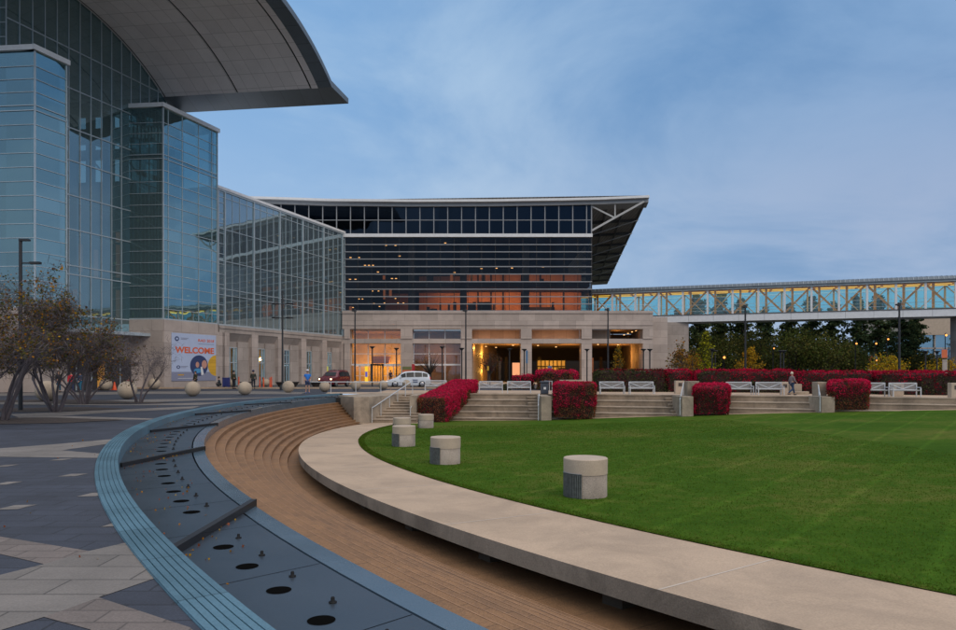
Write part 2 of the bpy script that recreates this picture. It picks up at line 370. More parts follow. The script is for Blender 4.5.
# ------------------------------------------------------------------ world, sun, camera
W = bpy.data.worlds.new('World'); S.world = W; W.use_nodes = True
nt = W.node_tree; nt.nodes.clear(); L = nt.links
out = N(nt, 'ShaderNodeOutputWorld'); bg = N(nt, 'ShaderNodeBackground'); L.new(bg.outputs[0], out.inputs[0])
SUN_EL, SUN_AZ = 9.0, 215.0
sky = N(nt, 'ShaderNodeTexSky', sky_type='NISHITA'); sky.sun_disc = False; sky.sun_elevation = R(SUN_EL); sky.sun_rotation = R(SUN_AZ); sky.air_density = 1.2
sk = N(nt, 'ShaderNodeVectorMath', operation='SCALE'); sk.inputs['Scale'].default_value = .05; L.new(sky.outputs[0], sk.inputs[0])
tc = N(nt, 'ShaderNodeTexCoord'); sp = N(nt, 'ShaderNodeSeparateXYZ'); L.new(tc.outputs['Generated'], sp.inputs[0])
def mth(op, a, b=None, c=None, clamp=False):
    n = N(nt, 'ShaderNodeMath', operation=op); n.use_clamp = clamp
    for i, q in enumerate((a, b, c)):
        if q is None: continue
        if isinstance(q, (int, float)): n.inputs[i].default_value = q
        else: L.new(q, n.inputs[i])
    return n.outputs[0]
zz = mth('MAXIMUM', sp.outputs[2], 0.0)
den = mth('ADD', zz, .22)
cx = mth('DIVIDE', sp.outputs[0], den); cy = mth('DIVIDE', sp.outputs[1], den)
cb = N(nt, 'ShaderNodeCombineXYZ'); L.new(cx, cb.inputs[0]); L.new(cy, cb.inputs[1])
c1 = N(nt, 'ShaderNodeTexNoise', i_Scale=1.15, i_Detail=9.0, i_Roughness=.58, i_Distortion=.5); 
mpg = N(nt, 'ShaderNodeMapping'); mpg.inputs['Location'].default_value = (3.1, 1.4, 0); mpg.inputs['Scale'].default_value = (1, 1.0, 1); L.new(cb.outputs[0], mpg.inputs[0]); L.new(mpg.outputs[0], c1.inputs['Vector'])
c2 = N(nt, 'ShaderNodeTexNoise', i_Scale=.5, i_Detail=4.0); L.new(mpg.outputs[0], c2.inputs['Vector'])
cl = mth('ADD', mth('MULTIPLY', c1.outputs[0], .6), mth('MULTIPLY', c2.outputs[0], .4))
clf = N(nt, 'ShaderNodeMapRange'); clf.interpolation_type = 'SMOOTHSTEP'; clf.inputs['From Min'].default_value = .38; clf.inputs['From Max'].default_value = .62; L.new(cl, clf.inputs[0])
# side factor: brighter towards the left of the view, duller to the right
side = N(nt, 'ShaderNodeMapRange'); side.interpolation_type = 'SMOOTHSTEP'; side.inputs['From Min'].default_value = -.45; side.inputs['From Max'].default_value = .6; L.new(sp.outputs[0], side.inputs[0])
def mixc(f, a, b):
    n = N(nt, 'ShaderNodeMix', data_type='RGBA')
    if isinstance(f, (int, float)): n.inputs['Factor'].default_value = f
    else: L.new(f, n.inputs['Factor'])
    for k, q in ((6, a), (7, b)):
        if isinstance(q, tuple): n.inputs[k].default_value = rgb(q)
        else: L.new(q, n.inputs[k])
    return n.outputs[2]
blue = mixc(side.outputs[0], (.25, .47, .80), (.105, .255, .52))
cloudc = mixc(side.outputs[0], (.54, .73, .94), (.25, .42, .69))
skyc = mixc(clf.outputs[0], blue, cloudc)
# warm-pinkish band of cloud low on the right
lowb = N(nt, 'ShaderNodeMapRange'); lowb.interpolation_type = 'SMOOTHSTEP'; lowb.inputs['From Min'].default_value = .42; lowb.inputs['From Max'].default_value = .10; L.new(zz, lowb.inputs[0])
pk = mth('MULTIPLY', mth('MULTIPLY', lowb.outputs[0], clf.outputs[0]), side.outputs[0])
skyc = mixc(mth('MULTIPLY', pk, .85), skyc, (.43, .50, .69))
hz = N(nt, 'ShaderNodeMapRange'); hz.interpolation_type = 'SMOOTHSTEP'; hz.inputs['From Min'].default_value = .26; hz.inputs['From Max'].default_value = .02; L.new(zz, hz.inputs[0])
skyc = mixc(mth('MULTIPLY', hz.outputs[0], .45), skyc, (.42, .57, .80))
low2 = mth('MULTIPLY', lowb.outputs[0], mth('SUBTRACT', 1.0, side.outputs[0]))
skyc = mixc(mth('MULTIPLY', low2, .5), skyc, (.58, .73, .92))
# overcast vault: overhead the cloud deck is several times brighter than near the horizon
zen = N(nt, 'ShaderNodeMapRange'); zen.interpolation_type = 'SMOOTHSTEP'; zen.inputs['From Min'].default_value = .46; zen.inputs['From Max'].default_value = .9; L.new(zz, zen.inputs[0])
skyc = mixc(zen.outputs[0], skyc, (1.25, 1.25, 1.32))
# added warm glow in the unseen sky behind the viewer, brightens surfaces facing it
bk = N(nt, 'ShaderNodeMapRange'); bk.interpolation_type = 'SMOOTHSTEP'; bk.inputs['From Min'].default_value = .05; bk.inputs['From Max'].default_value = .8
L.new(mth('ADD', mth('MULTIPLY', sp.outputs[1], -.8), mth('MULTIPLY', sp.outputs[0], .45)), bk.inputs[0])
up_f = N(nt, 'ShaderNodeMapRange'); up_f.interpolation_type = 'SMOOTHSTEP'; up_f.inputs['From Min'].default_value = .22; up_f.inputs['From Max'].default_value = .5; L.new(zz, up_f.inputs[0])
skyc = mixc(mth('MULTIPLY', bk.outputs[0], up_f.outputs[0]), skyc, (1.35, 1.22, 1.12))
skyc = mixc(.12, skyc, sk.outputs[0])
L.new(skyc, bg.inputs[0]); bg.inputs[1].default_value = 1.0

sd = bpy.data.lights.new('sun', 'SUN'); sd.energy = 1.0; sd.angle = R(40); sd.color = (1, .86, .72)
so = bpy.data.objects.new('sun', sd); COL.objects.link(so); so.rotation_euler = (R(52), 0, R(42))
cd = bpy.data.cameras.new('camera'); cd.sensor_width = 36; cd.lens = 700/956*36; cd.shift_y = 57/956; cd.clip_end = 6000; cd.clip_start = .05
co = bpy.data.objects.new('camera', cd); COL.objects.link(co); co.location = (0, 0, E); co.rotation_euler = (R(90), 0, 0); S.camera = co
S.view_settings.view_transform = 'Standard'; S.view_settings.look = 'None'; S.view_settings.exposure = 0; S.view_settings.gamma = 1
S.render.engine = 'CYCLES'; S.cycles.use_denoising = True; S.cycles.transparent_max_bounces = 16; S.cycles.max_bounces = 8; S.cycles.sample_clamp_indirect = 4
def lamp(name, kind, loc, energy, col, size=1.0, sizey=None, rot=(0, 0, 0), spread=None):
    d = bpy.data.lights.new(name, kind); d.energy = energy; d.color = col
    if kind == 'AREA':
        d.size = size
        if sizey: d.shape = 'RECTANGLE'; d.size_y = sizey
    else: d.shadow_soft_size = size
    o = bpy.data.objects.new(name, d); COL.objects.link(o); o.location = loc; o.rotation_euler = rot
    return o

# ------------------------------------------------------------------ ground and amphitheatre
CX, CY = 42.0, 37.7                        # centre of every ring
def pol(r, a): return (CX+r*math.cos(a), CY+r*math.sin(a))
def zl(x, y):                              # the lawn and its walk tilt
    s_ = .5*((x-2.5)+math.sqrt((x-2.5)**2+16))-1.5
    return -.525-.005*x-.026*y+.045*s_*min(max(y/47, 0), 1.1)
def edgeY(x): return 53.2-.12*x-.0055*x*x  # front edge of the far terrace
A0, A1 = R(163.4), R(292); AS = R(168.5)   # far end of the coping, near end, far end of the steps
def arc(r, a0, a1, n): return [pol(r, a0+(a1-a0)*i/n) for i in range(n+1)]
def ring(mb, r0, r1, a0, a1, n, z0f, z1f=None, th=None, mi=0, mi2=None):
    """annular sector; top height a number or a function of x,y; optional thickness"""
    f = (lambda x, y: z0f) if not callable(z0f) else z0f
    vs = []; fs = []; uv = []
    for i in range(n+1):
        a = a0+(a1-a0)*i/n
        for r in (r0, r1):
            x, y = pol(r, a); vs.append((x, y, f(x, y)))
        if th:
            for r in (r0, r1):
                x, y = pol(r, a); vs.append((x, y, f(x, y)-th))
    k = 4 if th else 2; b0 = len(mb.uv)
    for i in range(n):
        a, b = i*k, (i+1)*k
        fs.append((a, b, b+1, a+1))
        if th: fs += [(a+2, a+3, b+3, b+2), (a, a+2, b+2, b), (a+1, b+1, b+3, a+3)]
    if th: fs += [(0, 1, 3, 2), (n*k, n*k+2, n*k+3, n*k+1)]
    if th and mi2 is not None: mb.add(vs, [f_ for i_, f_ in enumerate(fs) if i_ % 4 == 0 and i_ < 4*n], mi); fs = [f_ for i_, f_ in enumerate(fs) if i_ % 4 or i_ >= 4*n]; j0 = len(mb.uv); mb.add(vs, fs, mi2); return mb
    mb.add(vs, fs, mi)
    # uv = (arc length, radius / height)
    j = b0
    for f_ in fs:
        for i in f_:
            st, c = divmod(i, k); a = a0+(a1-a0)*st/n
            mb.uv[j] = ((a)*54, (r0 if c % 2 == 0 else r1)+(0 if c < 2 else th)); j += 1
    return mb

# plaza sheet with the sunken garden cut out of it
bd = [pol(54.93, A0+(A1-A0)*i/120) for i in range(121)]
far = []
for i in range(60):
    x = 56-(56+8.6)*i/59; far.append((x, edgeY(x)+.02))
bd = bd+[(70, -8), (72, 10)]+far           # closed loop
c0 = (16, 22)
bd.sort(key=lambda p: math.atan2(p[1]-c0[1], p[0]-c0[0]))
mb = MB(); n = len(bd)
rings = [bd]
for rad in (110, 190, 4000):
    rings.append([(c0[0]+rad*math.cos(math.atan2(p[1]-c0[1], p[0]-c0[0])), c0[1]+rad*math.sin(math.atan2(p[1]-c0[1], p[0]-c0[0]))) for p in bd])
vs = [(x, y, 0) for rr in rings for x, y in rr]
fs = []; mis = []
for k in range(3):
    for i in range(n):
        j = (i+1) % n; mb_f = (k*n+i, (k+1)*n+i, (k+1)*n+j, k*n+j); fs.append(mb_f)
mb.add(vs, fs[:n], 0); mb.add(vs, fs[n:], 1)
tag(mb.build('plaza_ground', [M['slate'], M['far_ground']]), kind='structure')

# pale bands in the paving
mb = MB()
def poly(pxs, mi, z=.004):
    pts = [gnd(*p) for p in pxs]; mb.add([(x, y, z) for x, y in pts], [tuple(range(len(pts)))], mi)
RC = lambda a, r=54.99: pol(r, R(a))
poly([(-300, 472), (0, 537), (89, 551.4), (44, 564.5), (0, 554.4), (-60, 541)], 1)
poly([(-300, 650), (0, 575.4), (44, 564.5), (89, 551.4), (134.5, 541), (146, 558), (157, 578), (99, 598), (44, 617.5), (0, 631), (-60, 648)], 0)
poly([(99, 598), (190, 628), (215, 650), (120, 650), (90, 630), (44, 617.5)], 1)
poly([(0, 448.5), (60, 444), (121, 438.5), (114, 443.2), (62, 450.5), (108, 454.4), (107, 458.2), (0, 457), (-40, 457), (-40, 450)], 0)
poly([(10, 414.3), (105, 410.2), (200, 406.2), (192, 408.6), (110, 412.6), (60, 416), (160, 418.8), (157, 420), (20, 418.4)], 0)
poly([(0, 401.9), (20, 401.2), (120, 400), (240, 397.9), (300, 396.5), (240, 399), (130, 403), (60, 404.2), (130, 404.5), (230, 402), (200, 405), (110, 405.4), (0, 404.5)], 0)
poly([(300, 394.2), (306, 392.3), (250, 391), (140, 391.6), (30, 393), (-60, 394), (-60, 396.5), (30, 395.6), (150, 394)], 0)
for cxp, cyp, w in ((14, 507.5, 21), (71.5, 475.3, 16), (92, 494.8, 18), (117, 524, 17), (5, 483.5, 14), (60, 459.7, 12), (4, 466, 12), (20, 552.5, 1)):
    X, Y = gnd(cxp, cyp); h_ = w/700*Y/2; mb.add([(X-h_, Y-.16, .004), (X+h_, Y-.12, .004), (X+h_+.05, Y+.17, .004), (X-h_+.05, Y+.13, .004)], [(0, 1, 2, 3)], 0)
tag(mb.build('paving_bands', [M['beige'], M['pinkish']]), kind='structure')

# concrete terrace behind the seating, drive and kerbs
mb = MB(); xs = [-8.2+i*2.0 for i in range(34)]
for a, b in zip(xs, xs[1:]):
    mb.add([(a, edgeY(a)+.02, .008), (b, edgeY(b)+.02, .008), (b, edgeY(b)+9.5, .008), (a, edgeY(a)+9.5, .008)], [(0, 1, 2, 3)])
mb.add([(-11.6, 53.2, .006), (-8.0, 52.2, .006), (-8.0, 57, .006), (-12.2, 57, .006)], [(0, 1, 2, 3)])
tag(mb.build('terrace_pavement', M['concrete']), kind='structure')
mb = MB(); mb.add([(-45, 69.5, .012), (70, 68, .012), (70, 90, .012), (-20, 90, .012), (-24, 84, .012), (-45, 84, .012)], [(0, 1, 2, 3, 4, 5)])
tag(mb.build('drive_road', M['asphalt']), kind='structure')
mb = MB()
for k in range(9): mb.add([(-30+k*5, 72.6, .016), (-28+k*5, 72.6, .016), (-28+k*5, 72.8, .016), (-30+k*5, 72.8, .016)], [(0, 1, 2, 3)])
mb.add([(-45, 83.0, .016), (60, 83.0, .016), (60, 83.2, .016), (-45, 83.2, .016)], [(0, 1, 2, 3)])
tag(mb.build('road_markings', M['paint']), kind='structure')
mb = MB(); mb.box(-34, -2, 68.9, 69.4, 0, .14); mb.box(-18, 40, 90.1, 90.5, 0, .16); mb.box(-18, 26, 90.5, 103.2, 0, .12)
tag(mb.build('kerb', M['concrete']), kind='structure')

# fountain: ribbed coping, stepped basins, weirs, rim
ft = thing('fountain', 'long curved stepped fountain with ribbed blue coping and dark empty basins sweeping round the plaza', 'fountain', (-8, 20, -.4))
mb = MB(); w = .36/6
for k in range(6): ring(mb, 54.59+k*w+.004, 54.59+(k+1)*w-.006, A0, A1, 170, .022, th=.05)
ring(mb, 54.59, 54.95, A0, A1, 170, .008, th=.62)
mb.build('coping', M['coping'], ft)
sA = 7.95/54
bounds = [A1]                               # weir angles (at the coping) measured along the ring
wa = [math.atan2(7.4-CY, -3.3-CX), ]
wa0 = (wa[0]+2*PI) % (2*PI)
W_A = [wa0-i*sA for i in range(6)]
levels = [-.375, -.30, -.235, -.18, -.13, -.10, -.08]
skew = R(2.55)
def skewed(mb, r0, r1, a0, a1, n, z, th, mi=0, e0=1, e1=1):
    """annular sector whose ends are slanted like the weirs"""
    vs = []; fs = []
    for i in range(n+1):
        for r in (r0, r1):
            f = (54.59-r)/(54.59-53.11)
            aa0 = a0-skew*f*e0; aa1 = a1-skew*f*e1
            a = aa0+(aa1-aa0)*i/n; x, y = pol(r, a); vs += [(x, y, z), (x, y, z-th)]
    for i in range(n):
        a, b = i*4, (i+1)*4
        fs += [(a, a+2, b+2, b), (a, b, b+1, a+1), (a+2, a+3, b+3, b+2)]
    fs += [(0, 1, 3, 2), (n*4, n*4+2, n*4+3, n*4+1)]
    mb.add(vs, fs, mi)
ends = [A1]+W_A+[A0]
for i in range(len(ends)-1):
    a_hi, a_lo = ends[i], ends[i+1]
    mb = MB(); skewed(mb, 53.15, 54.588, a_lo, a_hi, max(8, int((a_hi-a_lo)*60)), levels[i], .4, e0=(0 if i == len(ends)-2 else 1), e1=(0 if i == 0 else 1))
    b = mb.build('basin', M['basin'], ft)
    mb = MB(); skewed(mb, 52.85, 53.115, a_lo, a_hi, max(8, int((a_hi-a_lo)*60)), levels[i]-.004, .5, e0=(0 if i == len(ends)-2 else 1), e1=(0 if i == 0 else 1))
    mb.build('rim', M['rim'], ft)
mb = MB(); ring(mb, 53.114, 53.151, A0, A1, 120, -.46); mb.build('drain_slot', M['void'], ft)
for i, a in enumerate(W_A):
    mb = MB(); zt = levels[i+1]+.035; p0 = pol(54.58, a); p1 = pol(52.86, a-skew*(54.59-52.86)/1.48)
    mb.bar((p0[0], p0[1], zt-.075), (p1[0], p1[1], zt-.075), .09, .12); mb.build('weir', M['black'], ft)
holes = []; j = 0
a = A1-.02
while a > A0+.02:
    k = sum(1 for q in W_A if a < q-skew*.45); z = levels[min(k, 6)]
    if all(abs(a-(q-skew*.55)) > .0085 for q in W_A): holes.append((a, z, k))
    a -= .97/53.8
holes.sort(key=lambda h: math.hypot(*pol(53.8, h[0])))
mbr = MB(); mjr = MB()
for i_, (a, z, k) in enumerate(holes):
    mb, mj = (MB(), MB()) if i_ < 100 else (mbr, mjr)
    x, y = pol(53.82, a); n = 24
    mb.add([(x+.115*math.cos(2*PI*q/n), y+.115*math.sin(2*PI*q/n), z+.003) for q in range(n)], [tuple(range(n))])
    x, y = pol(53.56, a-.0065)
    mj.lathe([(.036, 0), (.036, .011), (.018, .014), (.018, .042), (.013, .053), (.001, .054)], (x, y, z), 12)
    if i_ < 100: mb.build('drain_hole', M['void'], ft); mj.build('nozzle', M['nozz'], ft)
for q, nm_ in ((mbr, 'drain_hole'), (mjr, 'nozzle')):
    if q.v: o = q.build(nm_, M['void'], ft); o['kind'] = 'stuff'
a = A1-.01                                  # joints of the basin slabs
while a > A0+.02:
    k = sum(1 for q in W_A if a < q-skew*.3); z = levels[min(k, 6)]+.002
    p0 = pol(54.585, a); p1 = pol(53.155, a-.004); q0 = pol(54.585, a+.00016); q1 = pol(53.155, a-.00384)
    mb = MB(); mb.add([(p0[0], p0[1], z), (p1[0], p1[1], z), (q1[0], q1[1], z), (q0[0], q0[1], z)], [(0, 1, 2, 3)]); mb.build('slab_joint', M['void'], ft); a -= 1.94/53.8

# brown steps: the lowest tread follows the tilted walk, so the risers flatten towards the near side
NT = 10; TR = .268
def zlow(x, y):
    a = math.degrees(math.atan2(y-CY, x-CX)) % 360; t = min(max((a-169)/32, 0), 1); t = t*t*(3-2*t)
    return zl(x, y)-.05-(.50)*t
def zstep(k): return lambda x, y: -.45+(zlow(x, y)+.45)*k/9
mb = MB()
for k in range(NT):
    r1 = 52.85-k*TR; r0 = 52.85-(k+1)*TR if k < NT-1 else 47.3
    ring(mb, r0, r1-.001, AS, A1, 150, zstep(k), th=.2)
tag(mb.build('brown_steps', M['brown']), kind='structure')
mb = MB()
for k in range(NT-1): ring(mb, 52.85-(k+1)*TR, 52.85-(k+1)*TR+.017, AS, A1, 150, lambda x, y, k=k: zstep(k)(x, y)+.003)
tag(mb.build('step_nosings', M['nosing']), kind='structure')
# chalky marks on the brown steps
mb = MB()
for i in range(120):
    k = random.randrange(0, 8); a = R(random.uniform(205, 240)); r = 52.85-k*TR-random.uniform(.03, .24); l = random.uniform(.05, .22)/50; z = None; zk = zstep(k)
    ps = [(r, a), (r+.012, a+l*.5), (r+random.uniform(-.05, .05), a+l), (r+.018, a+l*.5)]
    ps = [pol(*q) for q in ps]; mb.add([(x, y, zk(x, y)+.004) for x, y in ps], [(0, 1, 2, 3)])
tag(mb.build('chalk_streaks', M['chalk']), kind='structure')
# end wall of the brown steps
mb = MB(); p0 = pol(53.10, AS-.0004); p1 = pol(50.0, AS-.0004); q0 = pol(53.10, AS-.006); q1 = pol(50.0, AS-.006)
mb.prism([p0, p1, q1, q0], -2.2, -.13); tag(mb.build('end_wall', M['dkwall']), 'dark stone wall closing the far end of the brown steps', 'wall')

# walk: tilted concrete ring on brackets
AW = R(166.6)
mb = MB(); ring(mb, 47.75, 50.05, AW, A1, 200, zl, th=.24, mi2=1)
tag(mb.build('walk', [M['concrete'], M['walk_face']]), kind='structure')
mb = MB()
for k in range(26):
    a = R(171)+k*R(5.1)
    p = [pol(r, a+d) for r, d in ((47.76, -.0004), (50.05, -.0004), (50.05, .0002), (47.76, .0002))]
    mb.add([(x, y, zl(x, y)+.003) for x, y in p], [(0, 1, 2, 3)])
tag(mb.build('walk_joints', M['seam']), kind='structure')
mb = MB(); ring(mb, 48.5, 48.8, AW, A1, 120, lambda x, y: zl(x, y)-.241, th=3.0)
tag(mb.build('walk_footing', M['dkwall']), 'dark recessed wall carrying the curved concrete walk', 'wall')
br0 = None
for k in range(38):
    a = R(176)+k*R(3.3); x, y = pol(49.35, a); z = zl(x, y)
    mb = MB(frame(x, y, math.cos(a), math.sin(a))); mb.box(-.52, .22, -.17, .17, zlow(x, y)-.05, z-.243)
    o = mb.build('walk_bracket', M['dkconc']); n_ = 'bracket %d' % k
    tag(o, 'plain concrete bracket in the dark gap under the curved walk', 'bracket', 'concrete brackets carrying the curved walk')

mb = MB(); ring(mb, 46.9, 47.80, AW, A1, 160, lambda x, y: zl(x, y)-.02); tag(mb.build('soil_edge', M['soil']), kind='structure')
# lawn
def lawnfar(x):
    y = edgeY(x)
    for _ in range(20): y = edgeY(x)-.78*(-zl(x, y)/.41)+.2
    return y
def ringnear(x):
    d = 47.75**2-(x-CX)**2
    return CY-math.sqrt(max(d, 0))
xs = [-5.749+(i/90)**1.3*66 for i in range(91)]
mb = MB(); NY = 60; vs = []
for x in xs:
    y0 = ringnear(x); y1 = lawnfar(x)
    if x < -3.2: y1 = min(y1, CY+math.sqrt(max(0, 47.75**2-(x-CX)**2)))
    for j in range(NY+1):
        y = y0+(y1-y0)*j/NY; vs.append((x, y, zl(x, y)+.012))
mb.add(vs, [(i*(NY+1)+j, (i+1)*(NY+1)+j, (i+1)*(NY+1)+j+1, i*(NY+1)+j+1) for i in range(90) for j in range(NY)], 0, True)
tag(mb.build('lawn', M['lawn']), kind='structure')
# blades: denser close to the walk edge nearest the camera
pts = []
NB = 90000
X_ = rng.uniform(-5.7, 15, NB*3); Y_ = 3+rng.random(NB*3)**2.3*40
rr = np.hypot(X_-CX, Y_-CY); keep = (rr < 47.73) & (np.abs(X_/np.maximum(Y_, .1)) < .85)
X_, Y_ = X_[keep][:NB], Y_[keep][:NB]
ed_a = rng.uniform(R(170), R(250), 26000); ed_r = 47.74-rng.random(26000)**2*.25
X_ = np.concatenate([X_, CX+ed_r*np.cos(ed_a)]); Y_ = np.concatenate([Y_, CY+ed_r*np.sin(ed_a)])
Zb = np.array([zl(x, y) for x, y in zip(X_, Y_)])+.012
nb = len(X_); hh = rng.uniform(.012, .034, nb); ww = .003*(1+Y_/9); th_ = rng.uniform(0, 2*PI, nb); ln = rng.normal(0, .018, (nb, 2))
V = np.zeros((nb, 3, 3)); V[:, 0] = np.stack([X_-ww*np.cos(th_), Y_-ww*np.sin(th_), Zb], 1); V[:, 1] = np.stack([X_+ww*np.cos(th_), Y_+ww*np.sin(th_), Zb], 1)
V[:, 2] = np.stack([X_+ln[:, 0], Y_+ln[:, 1], Zb+hh], 1)
me = bpy.data.meshes.new('grass'); me.vertices.add(nb*3); me.vertices.foreach_set('co', V.ravel()); me.loops.add(nb*3); me.loops.foreach_set('vertex_index', np.arange(nb*3, dtype=np.int32))
me.polygons.add(nb); me.polygons.foreach_set('loop_start', np.arange(0, nb*3, 3, dtype=np.int32)); me.materials.append(M['blade']); me.materials.append(M['blade2'])
me.polygons.foreach_set('material_index', (rng.random(nb) < .22).astype(np.int32)); me.update(calc_edges=True)
go = bpy.data.objects.new('grass', me); COL.objects.link(go); tag(go, 'short mown green grass of the round lawn', 'grass', kind='stuff')

# far seating: six long concrete tiers
mb = MB(); xs = [-3.2+i*1.4 for i in range(43)]
for k in range(0, 7):
    for a, b in zip(xs, xs[1:]):
        ya, yb = edgeY(a)-.78*k, edgeY(b)-.78*k
        z = -.41*k
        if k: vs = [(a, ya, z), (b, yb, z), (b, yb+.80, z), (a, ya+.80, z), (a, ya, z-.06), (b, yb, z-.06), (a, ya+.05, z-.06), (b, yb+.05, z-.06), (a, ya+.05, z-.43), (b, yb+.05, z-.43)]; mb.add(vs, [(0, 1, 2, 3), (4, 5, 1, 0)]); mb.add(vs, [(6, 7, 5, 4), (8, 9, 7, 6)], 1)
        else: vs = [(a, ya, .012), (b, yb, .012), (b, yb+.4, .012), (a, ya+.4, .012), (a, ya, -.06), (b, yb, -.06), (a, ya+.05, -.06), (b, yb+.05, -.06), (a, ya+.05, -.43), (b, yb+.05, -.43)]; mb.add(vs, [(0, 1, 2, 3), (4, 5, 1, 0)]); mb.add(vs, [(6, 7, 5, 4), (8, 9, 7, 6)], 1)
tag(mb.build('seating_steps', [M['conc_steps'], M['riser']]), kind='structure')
mb = MB(); xs2 = [-4.6+i*1.2 for i in range(50)]
for a, b in zip(xs2, xs2[1:]):
    ya, yb = lawnfar(a), lawnfar(b)
    mb.add([(a, ya-.05, zl(a, ya)+.02), (b, yb-.05, zl(b, yb)+.02), (b, yb+.45, zl(b, yb)+.03), (a, ya+.45, zl(a, ya)+.03)], [(0, 1, 2, 3)])
tag(mb.build('lawn_edging', M['concrete']), kind='structure')

def aisle(px0, px1, name='stair'):
    """half-height treads between the seating tiers"""
    mb = MB()
    x0, x1 = gx(px0, 49.5), gx(px1, 49.5)
    for k in range(0, 6):
        xm = (x0+x1)/2; y = edgeY(xm)-.78*(k+1); z = -.41*(k+1)
        if z < zl(xm, y)-.3: break
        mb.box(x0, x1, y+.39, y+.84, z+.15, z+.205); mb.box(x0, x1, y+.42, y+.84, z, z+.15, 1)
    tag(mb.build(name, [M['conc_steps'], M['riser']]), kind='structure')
for a, b in ((530, 541), (668, 681), (803, 820)): aisle(a, b)
# left-hand stair between the block wall and the long hedge
mb = MB(frame(-7.05, 46.6, 1, -.0))
for k in range(10):
    z = -1.66+.166*(k+1); sh = .62*k*.19
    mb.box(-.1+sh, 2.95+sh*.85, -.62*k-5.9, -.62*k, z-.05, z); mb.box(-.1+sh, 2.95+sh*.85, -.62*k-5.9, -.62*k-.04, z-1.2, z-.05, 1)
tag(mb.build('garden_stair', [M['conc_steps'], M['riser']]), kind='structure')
mb = MB(); mb.add([(-9.3, 45.6, -1.70), (-3.2, 45.2, -1.72), (-3.2, 50, -1.80), (-9.3, 50, -1.80)], [(0, 1, 2, 3)]); tag(mb.build('stair_landing', M['concrete']), kind='structure')
mb = MB(); mb.prism([(-8.15, 45.9), (-7.18, 46.0), (-5.3, 53.6), (-8.3, 53.9), pol(52.8, R(163.6)), pol(52.8, R(165.5)), pol(52.8, R(168.15))], -1.9, .02)
tag(mb.build('block_wall', M['conc_face'], bevel=.02), 'pale concrete block wall left of the garden stair', 'wall')

# ------------------------------------------------------------------ planters, hedges
def pier(px0, px1, pyt, pyb, Y0, Y1, label, top=None):
    mb = MB(); x0, x1 = gx(px0, Y0), gx(px1, Y0); zt = E+(372-pyt)/700*Y0; zb = E+(372-pyb)/700*Y0-.25
    mb.box(x0, x1, Y0, Y1, zb, zt); o = mb.build('concrete_pier', M['conc_face'], bevel=.03)
    return tag(o, label, 'pier', 'concrete piers beside the hedges')
pier(541, 551.5, 396.3, 420, 48.6, 52.3, 'low concrete pier under the grey bin, left of the second red hedge')
pier(682, 693.5, 396.5, 415, 47.0, 49.4, 'low concrete pier left of the small square red hedge')
pier(821.5, 835, 396.7, 410, 45.4, 47.2, 'low mossy concrete pier left of the rightmost front hedge')
pier(409.5, 417, 395.5, 424, 48.2, 52.8, 'tall concrete pier between the left stair and the long hedge')
pier(687.5, 699.5, 381.2, 397, 49.5, 50.3, 'upper concrete pier behind the handrail by the small square hedge')
pier(817.5, 827, 382, 397.5, 47.3, 48.1, 'upper concrete pier behind the handrail by the rightmost front hedge')

